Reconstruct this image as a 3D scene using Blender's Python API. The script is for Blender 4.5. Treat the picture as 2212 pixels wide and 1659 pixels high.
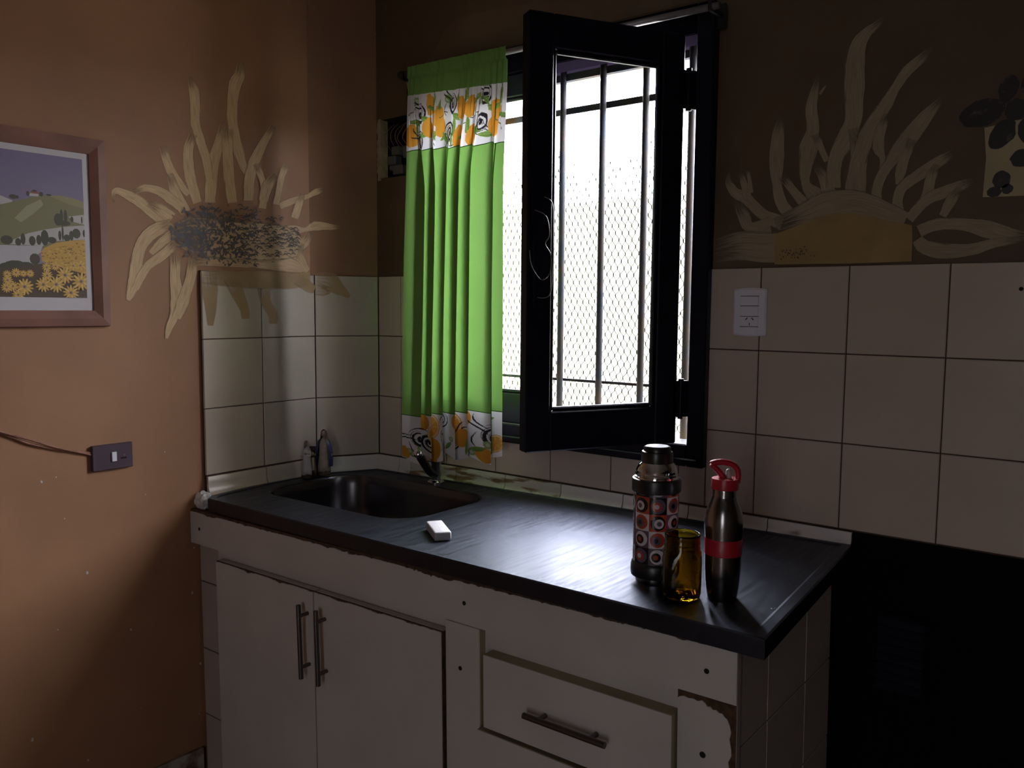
import bpy, bmesh, math, random
import numpy as np
from mathutils import Vector, Matrix

for o in list(bpy.data.objects):
    bpy.data.objects.remove(o, do_unlink=True)
scene = bpy.context.scene
col = scene.collection
RND = random.Random(7)
UP = 0.90            # everything is drafted with z = 0 at the lower edge of the wall tiles; lifted by UP at the end

# ------------------------------------------------------------------ camera
cam_data = bpy.data.cameras.new('camera')
cam = bpy.data.objects.new('camera', cam_data)
col.objects.link(cam)
cam_data.sensor_width = 36.0
cam_data.lens = 36.0 * 1805.0 / 2212.0
cam_data.clip_start = 0.02
yaw, pit, rol = -0.6650, -0.0918, 0.0076
fw = Vector((math.sin(yaw) * math.cos(pit), math.cos(yaw) * math.cos(pit), math.sin(pit)))
rt = Vector((math.cos(yaw), -math.sin(yaw), 0))
upv = rt.cross(fw)
r2 = rt * math.cos(rol) + upv * math.sin(rol)
u2 = -rt * math.sin(rol) + upv * math.cos(rol)
cam.matrix_world = Matrix(((r2.x, u2.x, -fw.x, 1.960), (r2.y, u2.y, -fw.y, -1.9116), (r2.z, u2.z, -fw.z, 0.4981 + UP), (0, 0, 0, 1)))
scene.camera = cam

# ------------------------------------------------------------------ sky, daylight, exposure
world = bpy.data.worlds.new('overcast_sky')
scene.world = world
world.use_nodes = True
bg = world.node_tree.nodes['Background']
bg.inputs['Color'].default_value = (0.91, 0.925, 1.0, 1)
bg.inputs['Strength'].default_value = 52.0
vs = scene.view_settings
vs.view_transform = 'Standard'
vs.look = 'None'
vs.gamma = 1.0
vs.use_curve_mapping = False
vs.exposure = 0.0

def portal(name, loc, rot, sx, sy):
    l = bpy.data.lights.new(name, 'AREA')
    l.shape = 'RECTANGLE'; l.size = sx; l.size_y = sy
    l.cycles.is_portal = True
    o = bpy.data.objects.new(name, l); col.objects.link(o)
    o.location = loc; o.rotation_euler = rot
portal('window_portal', (0.58, 0.24, 0.66 + UP), (math.radians(-90), 0, 0), 1.0, 1.12)
portal('fill_door_portal', (2.30, -3.90, 0.10 + UP), (math.radians(90), 0, 0), 0.80, 2.0)

# ------------------------------------------------------------------ helpers
TILT = 0.0135
BASE = {}
TOP = []
def rot_tilt(v):
    c, s = math.cos(TILT), math.sin(TILT)
    return Vector((v[0] * c - v[2] * s, v[1], v[0] * s + v[2] * c))
def zc(x):                                   # height of the (slightly sloping) worktop
    return -0.045 + TILT * x
def tag(o, label=None, cat=None, group=None, kind=None):
    if label: o['label'] = label
    if cat: o['category'] = cat
    if group: o['group'] = group
    if kind: o['kind'] = kind
    return o
def thing(name, base, label, cat, group=None, tilt=False, rotz=0.0, kind=None):
    o = bpy.data.objects.new(name, None); col.objects.link(o)
    o.empty_display_size = 0.05
    BASE[o] = Vector(base)
    o.location = rot_tilt(base) if tilt else Vector(base)
    if tilt: o.rotation_euler = (0, -TILT, 0)
    if rotz: o.rotation_euler = (0, 0, rotz); BASE[o] = Vector((0, 0, 0))
    tag(o, label, cat, group, kind)
    TOP.append(o)
    return o
def obj(name, vf, material, parent=None, smooth=False, base=None, colors=None, uv=None, kind=None, auto=None):
    verts, faces = vf
    b = BASE.get(parent, Vector((0, 0, 0))) if parent else Vector(base or (0, 0, 0))
    me = bpy.data.meshes.new(name)
    me.from_pydata([(v[0] - b[0], v[1] - b[1], v[2] - b[2]) for v in verts], [], [tuple(f) for f in faces])
    if smooth:
        me.polygons.foreach_set('use_smooth', [True] * len(me.polygons))
    if colors is not None:                    # one colour per vertex
        at = me.color_attributes.new('Col', 'FLOAT_COLOR', 'POINT')
        at.data.foreach_set('color', np.asarray(colors, dtype=np.float32).reshape(-1))
    if uv is not None:
        lay = me.uv_layers.new(name='UVMap')
        idx = np.empty(len(me.loops), dtype=np.int32); me.loops.foreach_get('vertex_index', idx)
        lay.data.foreach_set('uv', np.asarray(uv, dtype=np.float32)[idx].reshape(-1))
    for m in (material if isinstance(material, (list, tuple)) else [material]):
        me.materials.append(m)
    me.update()
    o = bpy.data.objects.new(name, me); col.objects.link(o)
    if parent:
        o.parent = parent; BASE[o] = b
    else:
        o.location = b; TOP.append(o)
        BASE[o] = b
    if auto is not None:
        me.polygons.foreach_set('use_smooth', [True] * len(me.polygons))
        me.set_sharp_from_angle(angle=math.radians(auto))
    if kind: o['kind'] = kind
    return o
def join(*parts):
    V, F = [], []
    for v, f in parts:
        n = len(V); V += [tuple(p) for p in v]; F += [tuple(i + n for i in g) for g in f]
    return V, F
def from_bm(bm):
    bm.verts.ensure_lookup_table(); bm.verts.index_update()
    r = ([tuple(v.co) for v in bm.verts], [tuple(v.index for v in f.verts) for f in bm.faces])
    bm.free(); return r
def box(x0, x1, y0, y1, z0, z1, bev=0.0, seg=1):
    v = [(x, y, z) for x in (x0, x1) for y in (y0, y1) for z in (z0, z1)]
    f = [(0, 1, 3, 2), (4, 6, 7, 5), (0, 4, 5, 1), (2, 3, 7, 6), (0, 2, 6, 4), (1, 5, 7, 3)]
    if bev <= 0: return v, f
    bm = bmesh.new()
    vs_ = [bm.verts.new(p) for p in v]
    for g in f: bm.faces.new([vs_[i] for i in g])
    bmesh.ops.bevel(bm, geom=list(bm.edges), offset=bev, segments=seg, affect='EDGES', profile=0.5)
    return from_bm(bm)
def xf(vf, M):
    return [tuple(M @ Vector(p)) for p in vf[0]], vf[1]
def lathe(prof, n=32, c=(0, 0, 0), cap=True, sx=1.0, sy=1.0, power=None):
    V, F = [], []
    for r, z in prof:
        for k in range(n):
            a = 2 * math.pi * k / n
            ca, sa = math.cos(a), math.sin(a)
            q = 1.0
            if power: q = 1.0 / (abs(ca) ** power + abs(sa) ** power) ** (1.0 / power)
            V.append((c[0] + r * q * ca * sx, c[1] + r * q * sa * sy, c[2] + z))
    for i in range(len(prof) - 1):
        for k in range(n):
            a, b = i * n + k, i * n + (k + 1) % n
            F.append((a, b, b + n, a + n))
    if cap:
        F.append(tuple(range(n - 1, -1, -1))); F.append(tuple((len(prof) - 1) * n + k for k in range(n)))
    return V, F
def tube(pts, r, n=10, closed=False, flat=1.0, updir=None):
    P = [Vector(p) for p in pts]; V, F = [], []
    m = len(P); prev = None
    for i, p in enumerate(P):
        if closed: t = (P[(i + 1) % m] - P[i - 1])
        else: t = P[min(i + 1, m - 1)] - P[max(i - 1, 0)]
        t.normalize()
        if prev is None:
            ref = Vector(updir) if updir else (Vector((0, 0, 1)) if abs(t.z) < 0.9 else Vector((1, 0, 0)))
        else: ref = prev
        a = ref - t * ref.dot(t); a.normalize(); prev = a
        b = t.cross(a)
        rr = r[i] if isinstance(r, (list, tuple)) else r
        for k in range(n):
            an = 2 * math.pi * k / n
            V.append(tuple(p + a * (rr * math.cos(an)) + b * (rr * flat * math.sin(an))))
    for i in range(m if closed else m - 1):
        j = (i + 1) % m
        for k in range(n):
            F.append((i * n + k, i * n + (k + 1) % n, j * n + (k + 1) % n, j * n + k))
    if not closed:
        F.append(tuple(range(n - 1, -1, -1))); F.append(tuple((m - 1) * n + k for k in range(n)))
    return V, F
def bez(pts, n=6):
    P = [Vector(p) for p in pts]; out = []
    for i in range(len(P) - 1):
        a, b, c, d = P[max(i - 1, 0)], P[i], P[i + 1], P[min(i + 2, len(P) - 1)]
        for k in range(n):
            t = k / n
            out.append(0.5 * ((2 * b) + (c - a) * t + (2 * a - 5 * b + 4 * c - d) * t * t + (3 * b - a - 3 * c + d) * t ** 3))
    out.append(P[-1]); return out
def prism(poly, y0, y1):                      # polygon in XZ pushed along Y
    n = len(poly)
    V = [(x, y0, z) for x, z in poly] + [(x, y1, z) for x, z in poly]
    F = [tuple(range(n)), tuple(range(2 * n - 1, n - 1, -1))] + [((i + 1) % n, i, n + i, n + (i + 1) % n) for i in range(n)]
    return V, F
def copy_obj(o, parent=None):
    c = o.copy(); col.objects.link(c); c.parent = parent
    return c

# ------------------------------------------------------------------ materials
def nodes(m):
    m.use_nodes = True
    return m.node_tree.nodes, m.node_tree.links, m.node_tree.nodes['Principled BSDF']
def mat(name, c, rough=0.6, metal=0.0, var=0.0, scale=8.0, c2=None, bump=0.0, bscale=60.0, spec=0.5, stretch=None, lo=0.35, hi=0.65, coat=0.0, detail=5.0):
    m = bpy.data.materials.new(name); N, L, P = nodes(m)
    P.inputs['Base Color'].default_value = (*c, 1); P.inputs['Roughness'].default_value = rough
    P.inputs['Metallic'].default_value = metal; P.inputs['Specular IOR Level'].default_value = spec
    P.inputs['Coat Weight'].default_value = coat
    tc = N.new('ShaderNodeTexCoord'); mp = N.new('ShaderNodeMapping'); L.new(tc.outputs['Object'], mp.inputs['Vector'])
    if stretch: mp.inputs['Scale'].default_value = stretch
    if var or c2:
        nz = N.new('ShaderNodeTexNoise'); nz.inputs['Scale'].default_value = scale; nz.inputs['Detail'].default_value = detail
        L.new(mp.outputs['Vector'], nz.inputs['Vector'])
        rp = N.new('ShaderNodeValToRGB'); e = rp.color_ramp.elements
        e[0].position = lo; e[1].position = hi
        b = c2 if c2 else tuple(x * (1 - var) for x in c)
        e[0].color = (*b, 1); e[1].color = (*(c if c2 else tuple(min(1, x * (1 + var)) for x in c)), 1)
        L.new(nz.outputs['Fac'], rp.inputs['Fac']); L.new(rp.outputs['Color'], P.inputs['Base Color'])
    if bump:
        nb = N.new('ShaderNodeTexNoise'); nb.inputs['Scale'].default_value = bscale; nb.inputs['Detail'].default_value = 6
        L.new(mp.outputs['Vector'], nb.inputs['Vector'])
        bp = N.new('ShaderNodeBump'); bp.inputs['Strength'].default_value = bump; bp.inputs['Distance'].default_value = 0.004
        L.new(nb.outputs['Fac'], bp.inputs['Height']); L.new(bp.outputs['Normal'], P.inputs['Normal'])
    return m
def mat_attr(name, rough=0.7, translucent=0.0):
    m = bpy.data.materials.new(name); N, L, P = nodes(m)
    at = N.new('ShaderNodeAttribute'); at.attribute_name = 'Col'
    L.new(at.outputs['Color'], P.inputs['Base Color']); P.inputs['Roughness'].default_value = rough
    if translucent:
        P.inputs['Specular IOR Level'].default_value = 0.15
        tr = N.new('ShaderNodeBsdfTranslucent'); L.new(at.outputs['Color'], tr.inputs['Color'])
        mx = N.new('ShaderNodeMixShader'); mx.inputs['Fac'].default_value = translucent
        L.new(P.outputs['BSDF'], mx.inputs[1]); L.new(tr.outputs['BSDF'], mx.inputs[2])
        L.new(mx.outputs['Shader'], N['Material Output'].inputs['Surface'])
    return m
def mat_glass(name, c, fres=0.06, rough=0.0):
    m = bpy.data.materials.new(name); N, L, P = nodes(m)
    t = N.new('ShaderNodeBsdfTransparent'); t.inputs['Color'].default_value = (*c, 1)
    g = N.new('ShaderNodeBsdfGlossy'); g.inputs['Roughness'].default_value = rough
    lw = N.new('ShaderNodeLayerWeight'); lw.inputs['Blend'].default_value = 0.5       # Schlick reflectance, alike for both faces of the pane
    f = N.new('ShaderNodeMath'); f.operation = 'POWER'; f.inputs[1].default_value = 5.0; L.new(lw.outputs['Facing'], f.inputs[0])
    f2 = N.new('ShaderNodeMath'); f2.operation = 'MULTIPLY_ADD'; f2.inputs[1].default_value = 0.97; f2.inputs[2].default_value = 0.025; L.new(f.outputs[0], f2.inputs[0])
    mx = N.new('ShaderNodeMixShader'); L.new(f2.outputs[0], mx.inputs['Fac'])
    L.new(t.outputs['BSDF'], mx.inputs[1]); L.new(g.outputs['BSDF'], mx.inputs[2])
    L.new(mx.outputs['Shader'], N['Material Output'].inputs['Surface'])
    return m
def mat_stroke(name, c, c2, amul=1.0):
    # brush-stroke paint: streaks along the stroke (UV x across, y along), ragged dry ends
    m = bpy.data.materials.new(name); N, L, P = nodes(m)
    uv = N.new('ShaderNodeUVMap'); mp = N.new('ShaderNodeMapping'); mp.inputs['Scale'].default_value = (8, 0.40, 1)
    L.new(uv.outputs['UV'], mp.inputs['Vector'])
    nz = N.new('ShaderNodeTexNoise'); nz.inputs['Scale'].default_value = 2.4; nz.inputs['Detail'].default_value = 6
    L.new(mp.outputs['Vector'], nz.inputs['Vector'])
    rp = N.new('ShaderNodeValToRGB'); rp.color_ramp.elements[0].position = 0.3; rp.color_ramp.elements[1].position = 0.7
    rp.color_ramp.elements[0].color = (*c2, 1); rp.color_ramp.elements[1].color = (*c, 1)
    L.new(nz.outputs['Fac'], rp.inputs['Fac']); L.new(rp.outputs['Color'], P.inputs['Base Color'])
    P.inputs['Roughness'].default_value = 0.65
    sp = N.new('ShaderNodeSeparateXYZ'); L.new(uv.outputs['UV'], sp.inputs['Vector'])
    a1 = N.new('ShaderNodeMath'); a1.operation = 'SUBTRACT'; a1.inputs[1].default_value = 0.5; L.new(sp.outputs['X'], a1.inputs[0])
    a2 = N.new('ShaderNodeMath'); a2.operation = 'ABSOLUTE'; L.new(a1.outputs[0], a2.inputs[0])
    a3 = N.new('ShaderNodeMath'); a3.operation = 'MULTIPLY_ADD'; a3.inputs[1].default_value = -2.0; a3.inputs[2].default_value = 1.0; L.new(a2.outputs[0], a3.inputs[0])   # 1 middle 0 edge
    b1 = N.new('ShaderNodeMath'); b1.operation = 'MULTIPLY'; b1.inputs[1].default_value = 0.16; L.new(sp.outputs['Y'], b1.inputs[0])   # distance from the start
    sm = N.new('ShaderNodeMath'); sm.operation = 'MINIMUM'; L.new(a3.outputs[0], sm.inputs[0])
    b2 = N.new('ShaderNodeMath'); b2.operation = 'ADD'; b2.inputs[1].default_value = 0.02; L.new(b1.outputs[0], b2.inputs[0]); L.new(b2.outputs[0], sm.inputs[1])
    k = N.new('ShaderNodeMath'); k.operation = 'MULTIPLY_ADD'; k.inputs[1].default_value = 2.2; L.new(sm.outputs[0], k.inputs[0])
    L.new(nz.outputs['Fac'], k.inputs[2])
    al = N.new('ShaderNodeValToRGB'); al.color_ramp.elements[0].position = 0.42; al.color_ramp.elements[1].position = 0.92
    L.new(k.outputs[0], al.inputs['Fac'])
    am = N.new('ShaderNodeMath'); am.operation = 'MULTIPLY'; am.inputs[1].default_value = amul
    L.new(al.outputs['Color'], am.inputs[0]); L.new(am.outputs[0], P.inputs['Alpha'])
    return m
M = {}
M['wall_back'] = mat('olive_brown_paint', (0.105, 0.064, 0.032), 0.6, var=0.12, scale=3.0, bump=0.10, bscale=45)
M['wall_corner'] = mat('shaded_corner_paint', (0.265, 0.132, 0.072), 0.6, var=0.12, scale=3.0, bump=0.10, bscale=45)  # brown wall paint darkened, the corner's shade put into the colour
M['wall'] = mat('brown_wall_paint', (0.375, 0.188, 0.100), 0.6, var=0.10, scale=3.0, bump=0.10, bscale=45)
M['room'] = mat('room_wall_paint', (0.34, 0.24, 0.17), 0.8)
M['room_dark'] = mat('fill_damping_paint', (0.11, 0.075, 0.05), 0.8)  # dark colour invented to damp fill bouncing off the unseen right wall
M['ceiling'] = mat('ceiling_paint', (0.48, 0.44, 0.40), 0.9)
M['floor'] = mat('floor_tile', (0.20, 0.13, 0.10), 0.5, var=0.2)
M['reveal'] = mat('beige_reveal', (0.45, 0.38, 0.26), 0.8, var=0.1)
M['concrete'] = mat('patio_concrete', (0.55, 0.53, 0.50), 0.9, var=0.1)
M['render'] = mat('dark_backdrop', (0.125, 0.120, 0.090), 0.9, var=0.1, scale=2)
M['tile'] = mat('glazed_tile', (0.51, 0.435, 0.37), 0.28, var=0.035, scale=5, bump=0.03, bscale=14)
M['tile_low'] = mat('side_tile', (0.42, 0.36, 0.33), 0.35, var=0.05, scale=5, bump=0.03, bscale=14)
M['grout'] = mat('dark_grout', (0.075, 0.042, 0.028), 0.9, var=0.3, scale=30)
M['grout_light'] = mat('pale_grout', (0.45, 0.42, 0.40), 0.9)
M['cove'] = mat('worn_cove', (0.66, 0.63, 0.64), 0.3, c2=(0.15, 0.10, 0.06), scale=7, lo=0.30, hi=0.40, stretch=(1, 1, 4))
M['cove_dirty'] = mat('peeled_cove', (0.52, 0.50, 0.48), 0.45, c2=(0.17, 0.11, 0.045), scale=9, lo=0.42, hi=0.50, stretch=(1, 1, 5))
M['plaster'] = mat('raw_plaster', (0.62, 0.60, 0.62), 0.9, var=0.1, bump=0.4)
M['rough_plaster'] = mat('broken_plaster', (0.40, 0.31, 0.22), 0.95, var=0.2, scale=30, bump=0.5)
M['black'] = mat('flat_black', (0.0025, 0.0025, 0.003), 0.85, spec=0.1)  # near-black, low specular; lower wall panel and vent frame
M['frame'] = mat('black_gloss_paint', (0.006, 0.005, 0.013), 0.34, bump=0.03, bscale=30, spec=0.16)
M['glass'] = mat_glass('window_glass', (0.96, 0.97, 0.97))
M['fill_glass'] = mat_glass('tinted_fill_glass', (0.250, 0.245, 0.238))  # tint set to weaken the daylight let in as fill
M['iron'] = mat('old_painted_iron', (0.030, 0.036, 0.052), 0.85, c2=(0.06, 0.048, 0.042), scale=14, spec=0.15)
m = bpy.data.materials.new('glare_free_black'); N, L, P = nodes(m)  # diffuse only, to stop the sky's grazing reflection on undersides
df = N.new('ShaderNodeBsdfDiffuse'); df.inputs['Color'].default_value = (0.0075, 0.0055, 0.011, 1)
L.new(df.outputs['BSDF'], N['Material Output'].inputs['Surface'])
M['soffit'] = m
M['wire'] = mat('rusty_wire', (0.05, 0.045, 0.04), 0.6)
M['steel'] = mat('brushed_steel', (0.056, 0.062, 0.086), 0.30, 1.0)
M['basin'] = mat('basin_steel', (0.115, 0.108, 0.118), 0.26, 1.0)
M['chrome'] = mat('chrome', (0.72, 0.72, 0.74), 0.08, 1.0)
M['bottle'] = mat('bottle_steel', (0.27, 0.26, 0.27), 0.19, 1.0)
M['dkplastic'] = mat('black_plastic', (0.012, 0.012, 0.013), 0.32)
M['red'] = mat('red_plastic', (0.42, 0.012, 0.03), 0.35)
M['white_lam'] = mat('white_laminate', (0.535, 0.52, 0.51), 0.42, var=0.05, scale=6)
M['chip'] = mat('bare_chipboard', (0.075, 0.040, 0.020), 0.9, var=0.4, scale=90)
M['edge'] = mat('yellowed_edging', (0.36, 0.31, 0.20), 0.6, var=0.1)
M['nickel'] = mat('brushed_nickel', (0.16, 0.145, 0.14), 0.38, 1.0)
M['dark'] = mat('shadow_hole', (0.01, 0.008, 0.007), 0.9)
M['pictframe'] = mat('terracotta_frame', (0.235, 0.098, 0.072), 0.55, var=0.15, scale=10)
M['matboard'] = mat('mat_board', (0.62, 0.58, 0.62), 0.8)
M['print'] = mat_attr('printed_picture', 0.5)
M['sleeve'] = mat_attr('printed_sleeve', 0.18)
M['fabric'] = mat_attr('curtain_cloth', 0.9, 0.12)
M['fabric2'] = mat_attr('double_curtain_cloth', 0.9, 0.02)
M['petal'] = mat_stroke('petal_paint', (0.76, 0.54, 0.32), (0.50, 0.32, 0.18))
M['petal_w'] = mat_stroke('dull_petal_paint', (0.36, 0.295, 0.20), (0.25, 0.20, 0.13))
M['ochre'] = mat_stroke('ochre_paint', (0.50, 0.31, 0.12), (0.50, 0.34, 0.17), 0.62)
M['centre'] = mat('ochre_centre', (0.37, 0.255, 0.10), 0.7, c2=(0.28, 0.195, 0.08), scale=14, bump=0.2, bscale=90)
M['seed'] = mat('seed_paint', (0.045, 0.022, 0.022), 0.5)
M['seed_blue'] = mat('seed_paint_violet', (0.065, 0.05, 0.075), 0.5)
M['cream'] = mat('cream_paint', (0.44, 0.37, 0.23), 0.7, var=0.06)
M['plum'] = mat('plum_black_paint', (0.018, 0.010, 0.014), 0.45, c2=(0.12, 0.085, 0.10), scale=50, lo=0.30, hi=0.42)
M['switch'] = mat('purple_brown_plate', (0.075, 0.045, 0.065), 0.4)
M['white'] = mat('white_plastic', (0.74, 0.75, 0.86), 0.3)
M['cable'] = mat('painted_cable', (0.30, 0.13, 0.085), 0.6, var=0.2, scale=40)
M['rod'] = mat('painted_rod', (0.30, 0.29, 0.31), 0.35, 0.6)
M['soap'] = mat('soap', (0.40, 0.385, 0.40), 0.5, var=0.05, scale=30, bump=0.15)
M['robe'] = mat('white_robe', (0.58, 0.54, 0.56), 0.35, var=0.08, scale=30)
M['cream_robe'] = mat('cream_robe', (0.42, 0.36, 0.28), 0.5, var=0.15, scale=60)
M['cloak'] = mat('blue_cloak', (0.035, 0.04, 0.12), 0.4, var=0.2, scale=60)
M['brown'] = mat('dark_brown_paint', (0.085, 0.045, 0.03), 0.5, var=0.3, scale=60)
M['skin'] = mat('statue_skin', (0.42, 0.27, 0.19), 0.5)
M['rock'] = mat('mossy_base', (0.085, 0.065, 0.035), 0.8, c2=(0.04, 0.03, 0.02), scale=60, bump=0.4)
M['pupil'] = mat('statue_eye_paint', (0.02, 0.015, 0.012), 0.5)
M['skirting'] = mat('dirty_skirting', (0.42, 0.38, 0.33), 0.6, c2=(0.14, 0.08, 0.05), scale=14, lo=0.42, hi=0.55)
m = bpy.data.materials.new('amber_glass'); N, L, P = nodes(m)
P.inputs['Base Color'].default_value = (0.42, 0.265, 0.012, 1); P.inputs['Roughness'].default_value = 0.02
P.inputs['Transmission Weight'].default_value = 1.0; P.inputs['IOR'].default_value = 1.45
M['amber'] = m
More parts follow.
